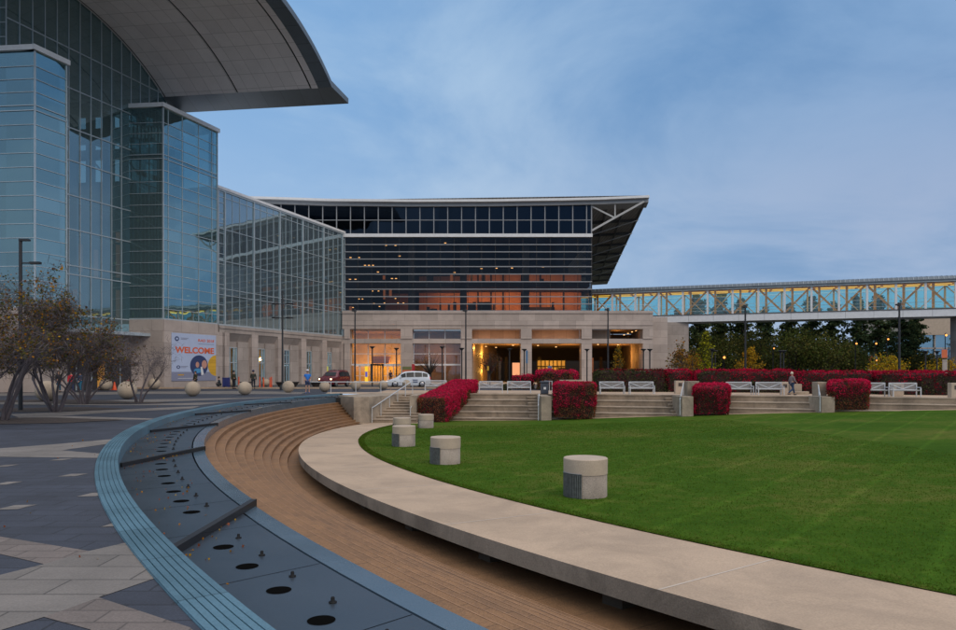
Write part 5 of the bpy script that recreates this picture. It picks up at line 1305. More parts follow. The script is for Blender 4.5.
m = MB(); m.box(XP(472), XP(520.5), FY+1.3, FY+1.5, MIDT-.1, TOPO); m.box(XP(531), XP(580.7), FY+1.3, FY+1.5, MIDT-.1, TOPO); m.box(XP(591), XP(612), FY+1.3, FY+1.5, MIDT-.1, TOPO)
m.add([(XP(612), FY+1.3, TOPO+.05), (XP(642), FY+1.3, TOPO+.05), (XP(642)+2, 118, TOPO+.05), (XP(612)+2, 118, TOPO+.05)], [(3, 2, 1, 0)]); m.box(XP(600), XP(642)+3, 118, 118.2, 6.3, TOPO)
m.build('upper_opening_back', M['portico'], mh)
m = MB(); m.box(XP(538)*1.2, XP(565)*1.22, 126.5, 126.7, 0, 3.7); o = m.build('lit_inner_lobby', M['cream'], mh)
m = MB()
for q in range(8): x = XP(538)*1.2+q*(XP(565)*1.22-XP(538)*1.2)/7; m.box(x-.07, x+.07, 126.3, 126.45, 0, 3.9)
m.box(XP(538)*1.2, XP(565)*1.22, 126.3, 126.44, 2.6, 2.75); m.box(14.5, 15.6, 125.6, 126.2, 0, 2.4); m.build('frame', M['inside_dk'], o)
m = MB(); m.box(XP(591.5), XP(600.5)+.3, 112, 112.3, 0, 3.9); m.build('lit_side_booth', M['wood'], mh)
m = MB()
for px, py, Y in ((486, 346.5, 108), (496, 347.5, 112), (513, 345.4, 107), (556, 347, 110), (538, 345.6, 107), (618, 345, 108), (598, 344.6, 107), (606.5, 333, 107), (628, 333.5, 112), (632, 332, 110), (636, 330.8, 108), (624, 335, 114), (607.5, 336.5, 108)):
    x, yy, z = at(px, py, Y); m.lathe([(.001, -.04), (.13, -.03), (.13, .05), (.001, .05)], (x, yy, z), 10)
m.build('spotlight', M['lamp_s'], mh)
om = (1, .42, .09)
for nm_, xx_ in (('three', 6), ('four', 15.5), ('five', 24)):
    lamp('bay_%s_light' % nm_, 'POINT', (xx_, 119, 4.3), 380, om, .25)
lamp('column_washer', 'POINT', (XP(472)+.55, FY+2.2, 5.2), 150, om, .15)
lamp('wall_washer', 'POINT', (XP(472)+.6+D(116), 116, 4.6), 330, (1, .5, .08), .15)
lamp('wall_washer_low', 'POINT', (XP(472)+.6+D(116), 116, 1.8), 200, (1, .5, .08), .15)
lamp('upper_three', 'AREA', (XP(497), FY+.1, MIDT+.12), 26, warm, 6.6, .2, (R(120), 0, 0)); lamp('upper_four', 'AREA', (XP(556), FY+.1, MIDT+.12), 26, warm, 6.6, .2, (R(120), 0, 0)); lamp('upper_five', 'POINT', (XP(622), FY+4, MIDT+.9), 45, om, .2)
lamp('pier_washer', 'POINT', (XP(578.6), FY+2.2, 4.8), 22, om, .15); lamp('pier_washer_right', 'POINT', (XP(638), FY+2.2, 4.8), 45, om, .15)
lamp('inner_lobby_light', 'AREA', (XP(552)*1.2, 124.5, 3.6), 75, (1, .50, .07), 5, .6, (R(60), 0, 0))
lamp('booth_light', 'POINT', (XP(596), 110.5, 3.4), 22, om, .2)

# ------------------------------------------------------------------ sky bridge
bg_ = thing('skybridge', 'long enclosed glass skybridge with ochre diagonal bracing crossing above the hedges', 'bridge', (50, 104, 0))
bf = frame(32.2, 110, 34.7, -12); BW = 5.0; SB0, SB1 = -17.5, 66
ZD0, ZD1, ZG1, ZR = 9.5, 10.62, 14.32, 15.3
m = MB(bf); m.box(SB0, SB1, -BW, 0, ZD0, ZD1-.02)
dk = m.build('deck', M['white'], bg_)
m = MB(bf); q = SB0
while q < SB1: m.box(q, q+.03, .0, .006, ZD0+.05, ZD1-.1); q += 3.67
m.box(SB0, SB1, .0, .05, ZD1-.12, ZD1+.05); m.build('panel_joint', M['inside'], dk)
for nn, nm in ((0.0, 'front'), (-BW, 'rear')):
    g = MB(bf); g.quad((SB0, nn, ZD1), (SB1, nn, ZD1), (SB1, nn, ZG1), (SB0, nn, ZG1)); g.build('glazing', M['g_bridge'] if nm == 'front' else M['g_bridge2'], bg_)
q = -3.67*4; i = 0
while q < SB1:
    m = MB(bf); m.box(q-.15, q+.15, -.1, .1, ZD1, ZG1); m.build('post', M['white'], bg_)
    m = MB(bf); m.box(q+1.0, q+1.3, -.95, -.65, ZD1, ZG1); m.build('inner_post', M['yellow_steel'], bg_)
    m = MB(bf); m.box(q-.12, q+.12, -BW-.1, -BW+.1, ZD1, ZG1)
    m.bar((q, -BW+.3, ZD1 if i % 2 else ZG1), (q+3.67, -BW+.3, ZG1 if i % 2 else ZD1), .13, .13); m.build('rear_post', M['truss'], bg_)
    m = MB(bf); up_ = i % 2
    m.bar((q+.1, -.8, ZD1 if not up_ else ZG1), (q+3.57, -.8, ZG1 if not up_ else ZD1), .22, .26); m.build('brace', M['yellow_steel'], bg_)
    q += 3.67; i += 1
m = MB(bf)
for z in (11.1, 12.1, 13.2): m.box(SB0, SB1, -.03, .03, z-.02, z+.02)
m.box(SB0, SB1, -.5, -.45, ZD1+.95, ZD1+1.0); m.build('glazing_bar', M['mullion'], bg_)
m = MB(bf); m.box(SB0, SB1, -BW+.1, -.05, ZG1-.04, ZG1+.0); cl_ = m.build('ceiling', M['yellow_steel'], bg_)
m = MB(bf); q = SB0+.6
while q < SB1-1: m.box(q, q+2.6, -1.9, -1.5, ZG1-.1, ZG1-.045); m.box(q, q+2.6, -3.9, -3.5, ZG1-.1, ZG1-.045); q += 3.0
m.build('ceiling_light', M['lamp_ceiling'], cl_)
m = MB(bf)
prof = [(.28, ZG1+.02), (.34, ZG1+.4), (.1, ZG1+.78), (-1.0, ZG1+1.0), (-BW+1.0, ZG1+1.0), (-BW-.3, ZG1+.5), (-BW-.2, ZG1+.02)]
vs = [(SB0, a, z) for a, z in prof]+[(SB1, a, z) for a, z in prof]; n = len(prof)
m.add(vs, [(i_, (i_+1) % n, n+(i_+1) % n, n+i_) for i_ in range(n)]+[tuple(range(n))[::-1], tuple(range(n, 2*n))])
rb = m.build('roof', M['fascia'], bg_)
m = MB(bf); m.box(SB0, SB1, .34, .37, ZG1+.05, ZG1+.12)
q = SB0
while q < SB1: m.bar((q, .36, ZG1+.42), (q, .12, ZG1+.82), .04, .05); m.bar((q, .12, ZG1+.82), (q, -1.0, ZG1+1.04), .04, .05); q += .62
m.build('standing_seam', M['mullion'], rb)
lamp('bridge_light_left', 'AREA', bf(-6, -2.4, ZG1-.2), 130, (1, .62, .12), 14, 2, (0, 0, -.33)); lamp('bridge_light_mid', 'AREA', bf(16, -2.4, ZG1-.2), 260, (1, .62, .12), 26, 2, (0, 0, -.33)); lamp('bridge_light_right', 'AREA', bf(45, -2.4, ZG1-.2), 260, (1, .62, .12), 30, 2, (0, 0, -.33))
m = MB(); m.box(29.6, 33.2, 110.3, 114, 0, ZD0-.01); m.build('left_support', M['stone2'], bg_)
m = MB(bf); m.box(37.0, 40.8, -3.6, -.6, 0, ZD0-.01); m.build('right_support', M['stone2'], bg_)
# building beyond the bridge
rb_ = thing('far_building', 'pale building with a glazed storey seen under the right end of the bridge', 'building', (110, 150, 0))
m = MB(); m.box(93.5, 150, 150, 170, 9.6, 15.5); m.build('upper_wall', M['cap'], rb_)
m = MB(); m.box(94, 150, 150.6, 169, 4.0, 9.6); m.build('window_band', M['g_win'], rb_)
m = MB(); m.box(94, 150, 150.4, 169.2, 0, 4.0); m.box(94, 150, 150.3, 150.55, 6.6, 6.9)
for k in range(14): m.box(94+k*4, 94.25+k*4, 150.3, 150.58, 4.0, 9.6)
m.build('lower_wall', M['stone2'], rb_)

# ------------------------------------------------------------------ trees
def branch(mb, p, d, L_, r, depth, tips, spread=.5, up=.15, seg=3, kids=3, minr=.006, ml=.62, sides=6):
    pts_ = [Vector(p)]; rad = [r]; dd = Vector(d).normalized()
    for i in range(seg):
        dd = (dd+Vector((random.gauss(0, .16), random.gauss(0, .16), random.gauss(0, .10)+up*.3))).normalized()
        pts_.append(pts_[-1]+dd*L_/seg); rad.append(r*(1-.45*(i+1)/seg))
    mb.tube(pts_, rad, sides if r > .03 else (4 if r > .012 else 3), smooth=True, cap=False)
    if depth == 0 or r < minr: tips.append((pts_[-1], dd)); tips.append((pts_[1], dd)); return
    for k in range(kids):
        i = random.choice(range(1, seg+1)) if k else seg
        a = Vector((random.gauss(0, 1), random.gauss(0, 1), random.gauss(up, .6))).normalized()
        nd = (dd+a*spread*random.uniform(.7, 1.3)).normalized()
        branch(mb, pts_[i], nd, L_*random.uniform(ml-.1, ml+.12), rad[i]*.62, depth-1, tips, spread, up, seg, kids, minr, ml, sides)
def multistem(name, label, x, y, h_, n, lean, leafn, leafmats, probs, seed, spread_r, twigdepth=4, cx0=0, twigs=5000):
    random.seed(seed); root = thing(name, label, 'tree', (x, y, 0), group='small many-stemmed trees in the plaza bed')
    mb = MB(); tips = []
    for k in range(n):
        a = 2*PI*k/n+random.uniform(-.4, .4); lx = math.cos(a)*lean+cx0; ly = math.sin(a)*lean
        p = Vector((x+math.cos(a)*.16, y+math.sin(a)*.16, 0)); dd = Vector((lx*.5, ly*.5, 1)).normalized()
        L_ = h_*.40; pts_ = [p]; rad = [random.uniform(.045, .072)*h_/5.2]
        r0 = rad[0]
        for i in range(6):
            dd = (dd+Vector((lx*.11+random.gauss(0, .11), ly*.11+random.gauss(0, .11), .03))).normalized(); pts_.append(pts_[-1]+dd*L_/6); rad.append(r0*(1-.07*(i+1)))
        mb.tube(pts_, rad, 8, cap=False)
        for q in range(4):
            i = (6, 5, 6, 4)[q]; nd = (dd+Vector((random.gauss(0, .5)+lx*.3, random.gauss(0, .5)+ly*.3, random.uniform(-.1, .3)))).normalized()
            branch(mb, pts_[i], nd, h_*random.uniform(.17, .26), rad[i]*.55, twigdepth, tips, .62, .10, 3, 3, .0035, .66)
    mb.build('trunk', M['twig'], root)
    if leafn:
        T = [tips[random.randrange(len(tips))] for _ in range(leafn)]
        P = np.array([[t[0].x+random.gauss(0, .09), t[0].y+random.gauss(0, .09), t[0].z+random.gauss(0, .08)] for t in T])
        mi = rng.choice(len(leafmats), size=len(P), p=probs)
        cloud('crown', P, .075, [M[q] for q in leafmats], mi, root)
    T = [tips[random.randrange(len(tips))] for _ in range(twigs)]
    P = np.array([[t[0].x+random.gauss(0, .16), t[0].y+random.gauss(0, .16), t[0].z+random.gauss(0, .13)] for t in T])
    cloud('fine_twigs', P, .42, M['twig'], None, root, aspect=.032, flat=.1)
    return root
multistem('small_tree', 'near dense yellow and olive leaved tree cut by the left edge of the picture', -16.2, 23.8, 6.0, 8, .58, 11000, ['amber', 'gold', 'mossy', 'olive', 'drybrown'], [.17, .06, .38, .20, .19], 11, 2.5, 5, twigs=12000)
multistem('small_tree', 'yellow-brown many-stemmed tree in front of the biggest concrete ball', -17.4, 28.8, 4.9, 9, .62, 7000, ['amber', 'gold', 'mossy', 'olive', 'drybrown'], [.10, .02, .36, .20, .32], 23, 2.5, 5, twigs=9500)
multistem('small_tree', 'thin-leaved many-stemmed tree between the biggest ball and the orange cone', -20.3, 36.0, 4.7, 8, .62, 3000, ['amber', 'mossy', 'drybrown'], [.08, .42, .5], 35, 2.5, 5, twigs=7000)
multistem('small_tree', 'many-stemmed tree behind the near left trees with few dull leaves', -24.0, 33.5, 4.8, 6, .6, 3500, ['amber', 'mossy', 'drybrown'], [.12, .45, .43], 41, 2.5, 4, twigs=5000)
multistem('small_tree', 'bare grey many-stemmed tree standing alone left of the welcome banner', -18.2, 37.6, 4.5, 4, .62, 0, [], [], 57, 2.5, 4, twigs=1500)
random.seed(5)
mb = MB()
def bed(cxp, cyp, rx_, ry_, z=.010):
    x_, y_ = gnd(cxp, cyp); n = 26
    mb.add([(x_+rx_*(1+.12*math.sin(5*t))*math.cos(t), y_+ry_*(1+.1*math.cos(4*t))*math.sin(t), z) for t in [2*PI*k/n for k in range(n)]], [tuple(range(n))])
bed(50, 409.5, 2.8, 1.9); bed(95, 402.8, 2.6, 1.5, .012); bed(10, 421, 3.4, 1.5, .014); bed(140, 403.0, 1.4, .9, .013); bed(40, 401, 4, 1.8, .011)
tag(mb.build('planting_bed', M['bed']), kind='structure')

def crown_tree(name, label, x, y, h_, w_, mats_, probs, n, size, trunk='bark_dk', shape='round', z0=.25, group=None, seed=0):
    random.seed(seed); r_ = np.random.default_rng(seed)
    root = thing(name, label, 'tree', (x, y, 0), group=group); mb = MB()
    mb.tube([(x, y, 0), (x+random.gauss(0, .1), y, h_*.5), (x, y, h_*.93)], [h_*.018+.04, h_*.012+.02, .02], 7)
    P = []
    if shape == 'pine':
        nb = 54
        for k in range(nb):
            t = z0+(1-z0)*((k+.5)/nb)**.9; rad = w_*(1-t)**.62*random.uniform(.55, 1.1)+.25; a = random.uniform(0, 2*PI); zc = h_*t
            ex = Vector((x+rad*math.cos(a), y+rad*math.sin(a), zc+rad*.10)); mb.tube([(x, y, zc-.2), ex], [.07, .02], 4, cap=False)
            m_ = int(n/nb)
            s_ = r_.random(m_)**.6; P.append(np.stack([x+rad*np.cos(a)*s_+r_.normal(0, .16*rad+.12, m_), y+rad*np.sin(a)*s_+r_.normal(0, .16*rad+.12, m_), zc+rad*.10*s_+r_.normal(0, .24, m_)], 1))
    elif shape == 'cone':
        nb = 30
        for k in range(nb):
            t = z0+(1-z0)*(k+.5)/nb; rad = w_*(1-t)**.8*random.uniform(.6, 1.1)+.08; a = random.uniform(0, 2*PI); zc = h_*t
            ex = Vector((x+rad*math.cos(a), y+rad*math.sin(a), zc+rad*.7)); mb.tube([(x, y, zc-.1), ex], [.03, .008], 4, cap=False)
            m_ = int(n/nb); s_ = r_.random(m_)**.7; P.append(np.stack([x+rad*np.cos(a)*s_+r_.normal(0, .14*w_*.5, m_), y+rad*np.sin(a)*s_+r_.normal(0, .14*w_*.5, m_), zc+rad*.7*s_+r_.normal(0, .12, m_)], 1))
    else:
        nb = 46
        for k in range(nb):
            d = r_.normal(size=3); d /= np.linalg.norm(d); q = random.uniform(.45, .95); c = np.array([x+d[0]*w_*q, y+d[1]*w_*q, h_*(z0+(1-z0)*(.5+.48*d[2]*q))])
            mb.tube([(x, y, h_*z0*.9), ((x+c[0])/2, (y+c[1])/2, (h_*z0+c[2])/2+.1), tuple(c)], [.05, .03, .01], 4, cap=False)
            m_ = int(n/nb); P.append(c+r_.normal(size=(m_, 3))*w_*.17)
    P = np.concatenate(P); P[:, 2] = np.maximum(P[:, 2], .15); mb.build('trunk', M[trunk], root)
    mi = r_.choice(len(mats_), size=len(P), p=probs)
    cl2 = np.array([mn.noise(Vector(p*.35)) for p in P]) if len(P) < 9000 else np.zeros(len(P))
    mi = np.where((cl2 > .18) & (r_.random(len(P)) < .6), 0, mi)
    cloud('crown', P, size, [M[q] for q in mats_], mi, root)
    return root
G = 'dark pines beyond the skybridge'
pine_protos = [crown_tree('pine_tree', 'dark pine', 0, 0, 17, 3.4, ['pine', 'pine2', 'olive'], [.5, .25, .25], 5200, .42, shape='pine', z0=.14, group=G, seed=70+i) for i in range(3)]
spots = [(698, 128, 1.02, 'dark pine just right of the left bridge support'), (722, 133, 1.08, 'dark pine behind the bright orange street lamp'), (742, 130, .98, 'dark pine left of the sky gaps under the bridge'),
         (764, 124, .84, 'thin open pine with sky showing round its crown'), (790, 130, .92, 'dark pine above the left part of the olive trees'), (812, 136, 1.05, 'dark pine in the middle of the belt under the bridge'),
         (834, 132, .95, 'dark pine left of the three orange lamps'), (856, 128, 1.0, 'dark pine behind the leftmost of three orange lamps'), (878, 120, .95, 'dark pine left of the biggest pine'),
         (902, 108, .80, 'biggest and nearest dark pine behind the tall light pole'), (916, 112, .74, 'dark pine at the right shoulder of the biggest pine'), (965, 140, .8, 'dark pine at the right edge of the picture'), (676, 140, .9, 'dark pine mostly hidden by the left bridge support')]
for i, (px, Y, s_, lab) in enumerate(spots):
    pr = pine_protos[i % 3]; o = pr if i < 3 else copy_tree(pr); o.location = (gx(px, Y), Y, 0); o.scale = (s_*1.15, s_*1.15, s_*.90); o.rotation_euler = (0, 0, i*1.3 if i >= 3 else 0); o['label'] = lab
G2 = 'broadleaf trees under the bridge'
for i, (px, Y, h_, w_, ms, pr, lab) in enumerate((
        (722, 112, 8.4, 4.6, ['green', 'mossy', 'olive'], [.2, .5, .3], 'dull olive tree behind the bright yellow sapling'), (760, 114, 8.0, 4.6, ['mossy', 'green', 'olive'], [.4, .2, .4], 'dull olive tree behind the golden sapling'),
        (797, 106, 8.2, 4.6, ['green', 'mossy', 'olive'], [.4, .3, .3], 'olive green tree behind the walking person'), (822, 104, 7.0, 4.4, ['green', 'mossy', 'olive'], [.4, .3, .3], 'broad olive green tree right of the walking person'),
        (846, 108, 5.4, 3.8, ['green', 'olive', 'mossy'], [.3, .5, .2], 'lower olive tree left of the golden tree'), (683, 100, 6.0, 2.2, ['drybrown', 'mossy', 'amber'], [.3, .4, .3], 'thin brownish tree in front of the left bridge support'),
        (925, 106, 4.2, 3.0, ['olive', 'mossy', 'gold'], [.6, .3, .1], 'low dark shrub tree under the biggest pine'))):
    crown_tree('olive_tree', lab, gx(px, Y), Y, h_, w_, ms, pr, 5200 if i != 5 else 1300, .26, z0=.12, group=G2, seed=90+i)
G3 = 'small yellow autumn trees'
crown_tree('yellow_tree', 'bright yellow pointed sapling beside the twin funnel lamps', gx(706, 78), 78, 6.0, 2.2, ['yellow', 'green', 'mossy'], [.45, .35, .20], 1900, .17, shape='cone', z0=.22, group=G3, seed=120)
crown_tree('yellow_tree', 'golden sapling right of the bright orange street lamp', gx(750, 80), 80, 4.3, 2.1, ['gold', 'mossy', 'amber'], [.5, .25, .25], 1700, .17, shape='cone', z0=.2, group=G3, seed=121)
crown_tree('yellow_tree', 'golden tree below the pines left of the tall pole', gx(889, 84), 84, 3.6, 2.1, ['gold', 'yellow', 'mossy'], [.6, .2, .2], 1900, .18, z0=.2, group=G3, seed=122)
crown_tree('yellow_tree', 'golden tree at the right behind the orange pole banner', gx(940, 96), 96, 3.4, 2.4, ['gold', 'yellow', 'mossy'], [.6, .2, .2], 1600, .18, z0=.2, group=G3, seed=123)
crown_tree('yellow_tree', 'small orange-gold tree below the left bridge support', gx(692, 92), 92, 4.0, 1.5, ['amber', 'gold', 'mossy'], [.5, .3, .2], 700, .17, z0=.2, group=G3, seed=124)
crown_tree('yellow_tree', 'sparse yellow-green sapling before the last driveway opening', gx(619, 70), 70, 4.1, 1.35, ['amber', 'gold', 'mossy'], [.4, .25, .35], 900, .12, shape='cone', z0=.25, group=G3, seed=125)
crown_tree('brown_tree', 'sparse brown sapling in the first driveway opening', gx(490, 80), 80, 4.2, 1.6, ['drybrown', 'maroon', 'amber'], [.8, .1, .1], 900, .10, z0=.35, group='saplings with few leaves', seed=126)
crown_tree('brown_tree', 'nearly bare sapling before the dim window bay', gx(430, 82), 82, 4.2, 1.9, ['mossy', 'amber', 'drybrown'], [.4, .3, .3], 200, .10, z0=.35, group='saplings with few leaves', seed=127)
crown_tree('brown_tree', 'sparse brownish sapling right of the last driveway opening', gx(681, 74), 74, 4.0, 1.5, ['amber', 'mossy', 'drybrown'], [.3, .4, .3], 420, .11, shape='cone', z0=.3, group='saplings with few leaves', seed=128)
random.seed(9)
# far tree line so the horizon reads as planted, not empty
pts = []
for k in range(260):
    x_ = random.uniform(20, 210); y_ = random.uniform(176, 200); h_ = random.uniform(5, 9)
    pts.append(np.stack([rng.normal(x_, 3, 110), rng.normal(y_, 2, 110), np.abs(rng.normal(h_*.5, h_*.3, 110))], 1))
o = cloud('far_woods', np.concatenate(pts), .9, [M['pine'], M['olive'], M['mossy']], rng.integers(0, 3, 260*110)); tag(o, 'dim far wood behind the pines', 'wood', kind='stuff')

# fallen leaves
P = []
for _ in range(260):
    a = R(random.uniform(180, 215)); r = 54.55-abs(random.gauss(0, .45)); x_, y_ = pol(max(r, 53.2), a); k = sum(1 for q in W_A if a < q-skew*.45); P.append((x_, y_, levels[min(k, 6)]+.012))
for _ in range(70):
    a = W_A[random.choice((0, 1))]; f = random.random(); r = 54.5-f*1.3; aa = a-skew*f+R(.25)*random.random()+.0018; x_, y_ = pol(r, aa); k = sum(1 for q in W_A if aa < q-skew*.45*0); P.append((x_, y_, levels[0 if a == W_A[0] else 1]+.012))
for _ in range(45):
    x_, y_ = gnd(random.uniform(-60, 330), random.uniform(402, 560)); 
    if math.hypot(x_-CX, y_-CY) > 55: P.append((x_, y_, .012))
o = cloud('fallen_leaves', P, .034, [M['amber'], M['gold'], M['rust']], rng.integers(0, 3, len(P)), flat=.0); tag(o, 'small yellow leaves scattered in the basins and on the plaza', 'leaves', kind='stuff')

# ------------------------------------------------------------------ cars
def car(name, label, loc, rz, Lc, Wc, Hc, paint, van=True, glowm='headlight_off', nose=1.0):
    root = thing(name, label, 'car', (0, 0, 0)); h = Hc
    # stations along x (front = -x): x, z_bottom, z_belt, z_top, half width, half width at top
    if van: st = [(-.50, .35, .55, .60, .74, .55), (-.485, .22, .62, .68, .88, .70), (-.42, .20, .74, .80, .95, .80), (-.30, .20, .93, .99, .98, .84), (-.155, .20, 1.04, 1.52, 1.0, .78), (-.06, .20, 1.06, 1.70, 1.0, .76), (.12, .20, 1.08, 1.75, 1.0, .77), (.33, .20, 1.10, 1.70, 1.0, .76), (.44, .22, 1.08, 1.52, .97, .74), (.49, .30, 1.0, 1.12, .90, .72), (.50, .42, .9, .95, .84, .70)]
    else: st = [(-.50, .40, .75, .80, .80, .66), (-.488, .32, .92, .98, .92, .74), (-.44, .30, 1.02, 1.06, .96, .82), (-.26, .30, 1.08, 1.14, .99, .85), (-.15, .30, 1.12, 1.66, 1.0, .77), (-.04, .30, 1.14, 1.80, 1.0, .77), (.15, .30, 1.15, 1.84, 1.0, .78), (.40, .30, 1.15, 1.80, .99, .77), (.475, .32, 1.12, 1.62, .96, .75), (.495, .40, 1.05, 1.15, .92, .76), (.50, .5, .95, 1.0, .86, .72)]
    k = h/max(s_[3] for s_ in st)
    mb = MB(); vs = []; n = 10
    for (x, zb_, zbe, zt_, w1, w2) in st:
        hw = Wc/2; zb_, zbe, zt_ = zb_*k, zbe*k, zt_*k; zm = (zb_+zbe)/2
        half = [(hw*w1*.90, zb_), (hw*w1*1.0, zm), (hw*w1*.985, zbe), (hw*w2, zt_-(zt_-zbe)*.12), (hw*w2*.82, zt_)]
        for y_, z_ in half: vs.append((x*Lc, y_, z_))
        for y_, z_ in half[::-1]: vs.append((x*Lc, -y_, z_))
    fs = []
    for i in range(len(st)-1):
        for j in range(n): fs.append((i*n+j, i*n+(j+1) % n, (i+1)*n+(j+1) % n, (i+1)*n+j))
    fs += [tuple(range(n))[::-1], tuple(range((len(st)-1)*n, len(st)*n))]
    mb.add(vs, fs, 0, True); b = mb.build('body', M[paint], root)
    es = b.modifiers.new('e', 'EDGE_SPLIT'); es.split_angle = R(42)
    hw = Wc/2
    def gpan(nm, quads, off=.006):
        m2 = MB()
        for q in quads: m2.add(q, [tuple(range(len(q)))], 0)
        m2.build(nm, M['car_glass'], root)
    def side_at(xf, f, sgn):               # point on greenhouse side
        for a, c in zip(st, st[1:]):
            if a[0] <= xf <= c[0]:
                t = (xf-a[0])/(c[0]-a[0]); v = [a[i]+(c[i]-a[i])*t for i in range(6)]; break
        zbe, zt_ = v[2]*k, v[3]*k; y0, y1 = hw*v[4]*.985, hw*v[5]; ztt = zt_-(zt_-zbe)*.12
        return (xf*Lc, sgn*(y0+(y1-y0)*f+.045), zbe+(ztt-zbe)*f)
    segs = [(-.20, -.07), (-.055, .12), (.135, .30), (.315, .43)] if van else [(-.135, -.03), (-.015, .17), (.19, .44)]
    for sg in (-1, 1):
        for a, c in segs:
            f1 = .93; m2 = [side_at(a, .06, sg), side_at(c, .06, sg), side_at(c, f1, sg), side_at(a+(.03 if a < -.1 else 0), f1, sg)]
            gpan('side_window', [m2 if sg < 0 else m2[::-1]])
    A, B = (st[3], st[4]); fa, fb2 = .15, .93
    def fr_pt(A, B, t, s_, lift=.012): x = A[0]+(B[0]-A[0])*t; z = (A[3]+(B[3]-A[3])*t)*k; w_ = hw*(A[5]+(B[5]-A[5])*t)*.84; return (x*Lc-lift, s_*w_, z+lift)
    gpan('windscreen', [[fr_pt(A, B, fa, -1), fr_pt(A, B, fa, 1), fr_pt(A, B, fb2, 1), fr_pt(A, B, fb2, -1)]])
    A, B = st[-3], st[-2]
    def bk(A, B, t, s_): x = A[0]+(B[0]-A[0])*t; z = (A[3]+(B[3]-A[3])*t)*k; w_ = hw*(A[5]+(B[5]-A[5])*t)*.84; return (x*Lc+.015, s_*w_, z+.01)
    gpan('rear_window', [[bk(A, B, .1, -1), bk(A, B, .1, 1), bk(A, B, .9, 1), bk(A, B, .9, -1)][::-1]])
    for sg in (-1, 1):
        m2 = MB(); z = (.62 if van else .86)*k; m2.ball((-.482*Lc, sg*hw*.72, z), .10, 12, sz=.8); m2.build('headlight', M[glowm], root)
        m2 = MB(); m2.box(.478*Lc, .497*Lc, sg*hw*.74, sg*hw*.90, .85*k, 1.1*k); m2.build('tail_light', M['tail'], root)
        m2 = MB(); xm = -.19*Lc; m2.box(xm-.05, xm+.08, sg*(hw*.96), sg*(hw*.96+.2), 1.02*k, 1.16*k); m2.build('mirror', M[paint], root)
        for xw in (-.315, .30):
            m2 = MB(); rw = .34 if van else .38; yc = sg*(hw-.10)
            tb = MB(lambda a_, b_, c_, xw=xw, yc=yc, rw=rw: (xw*Lc+a_, yc+c_*1.0, rw+b_)); tb.lathe([(.001, -.11), (rw*.9, -.11), (rw, -.08), (rw, .08), (rw*.9, .11), (.001, .11)], (0, 0, 0), 22)
            wh = tb.build('wheel', M['tyre'], root)
            tb = MB(lambda a_, b_, c_, xw=xw, yc=yc, rw=rw: (xw*Lc+a_, yc+c_*1.0, rw+b_)); tb.lathe([(.001, sg*.118), (rw*.62, sg*.122), (rw*.66, sg*.112)], (0, 0, 0), 16); tb.build('rim', M['rim_m'], wh)
    m2 = MB(); m2.box(-.503*Lc, -.49*Lc, -hw*.45, hw*.45, .34*k, .5*k); m2.build('grille', M['black'], root)
    if van:
        for sg in (-1,):
            m2 = MB(); m2.box(.08*Lc, .20*Lc, sg*(hw+.008), sg*(hw+.012), .72, .82); m2.box(.08*Lc, .20*Lc, sg*(hw+.008), sg*(hw+.012), .52, .62); m2.build('side_lettering', M['b_navy'], root)
    m2 = MB()
    if not van:
        for q in (-.5, 0, .5): m2.box(-.02*Lc, .02*Lc, q-.08, q+.08, h, h+.08)
        m2.box(-.02*Lc, .40*Lc, hw*.6, hw*.63, h, h+.05); m2.box(-.02*Lc, .40*Lc, -hw*.63, -hw*.6, h, h+.05); m2.build('roof_rack', M['steel'], root)
    root.location = loc; root.rotation_euler = (0, 0, rz); return root
car('minivan', 'white minivan taxi parked before the lit entrance', (gx(408, 76.5), 76.5, .01), R(12), 4.75, 1.9, 1.74, 'white_car')
car('sport_utility_car', 'dark red boxy car facing the plaza with its headlights lit', (gx(334.5, 77), 77, .01), R(76), 4.6, 1.86, 1.84, 'red_paint', van=False, glowm='headlight')

# ------------------------------------------------------------------ people
def skin_mesh(name, joints, edges, mt, par, sub=2, root_i=0):
    me = bpy.data.meshes.new(name); me.from_pydata([j[0] for j in joints], edges, []); me.materials.append(mt)
    o = bpy.data.objects.new(name, me); COL.objects.link(o)
    sm_ = o.modifiers.new('s', 'SKIN'); sm_.use_smooth_shade = True
    if not me.skin_vertices: me.skin_vertices.new()
    sv = me.skin_vertices[0].data
    for i, j in enumerate(joints):
        r_ = j[1]; sv[i].radius = (r_, r_) if not hasattr(r_, '__len__') else r_; sv[i].use_root = (i == root_i)
    ss = o.modifiers.new('u', 'SUBSURF'); ss.levels = sub; ss.render_levels = sub
    dg = bpy.context.evaluated_depsgraph_get(); dg.update(); me2 = bpy.data.meshes.new_from_object(o.evaluated_get(dg))
    bpy.data.objects.remove(o); me2.name = name; me2.materials.clear(); me2.materials.append(mt)
    q = bpy.data.objects.new(name, me2); COL.objects.link(q)
    for p in me2.polygons: p.use_smooth = True
    parent_to(q, par); return q
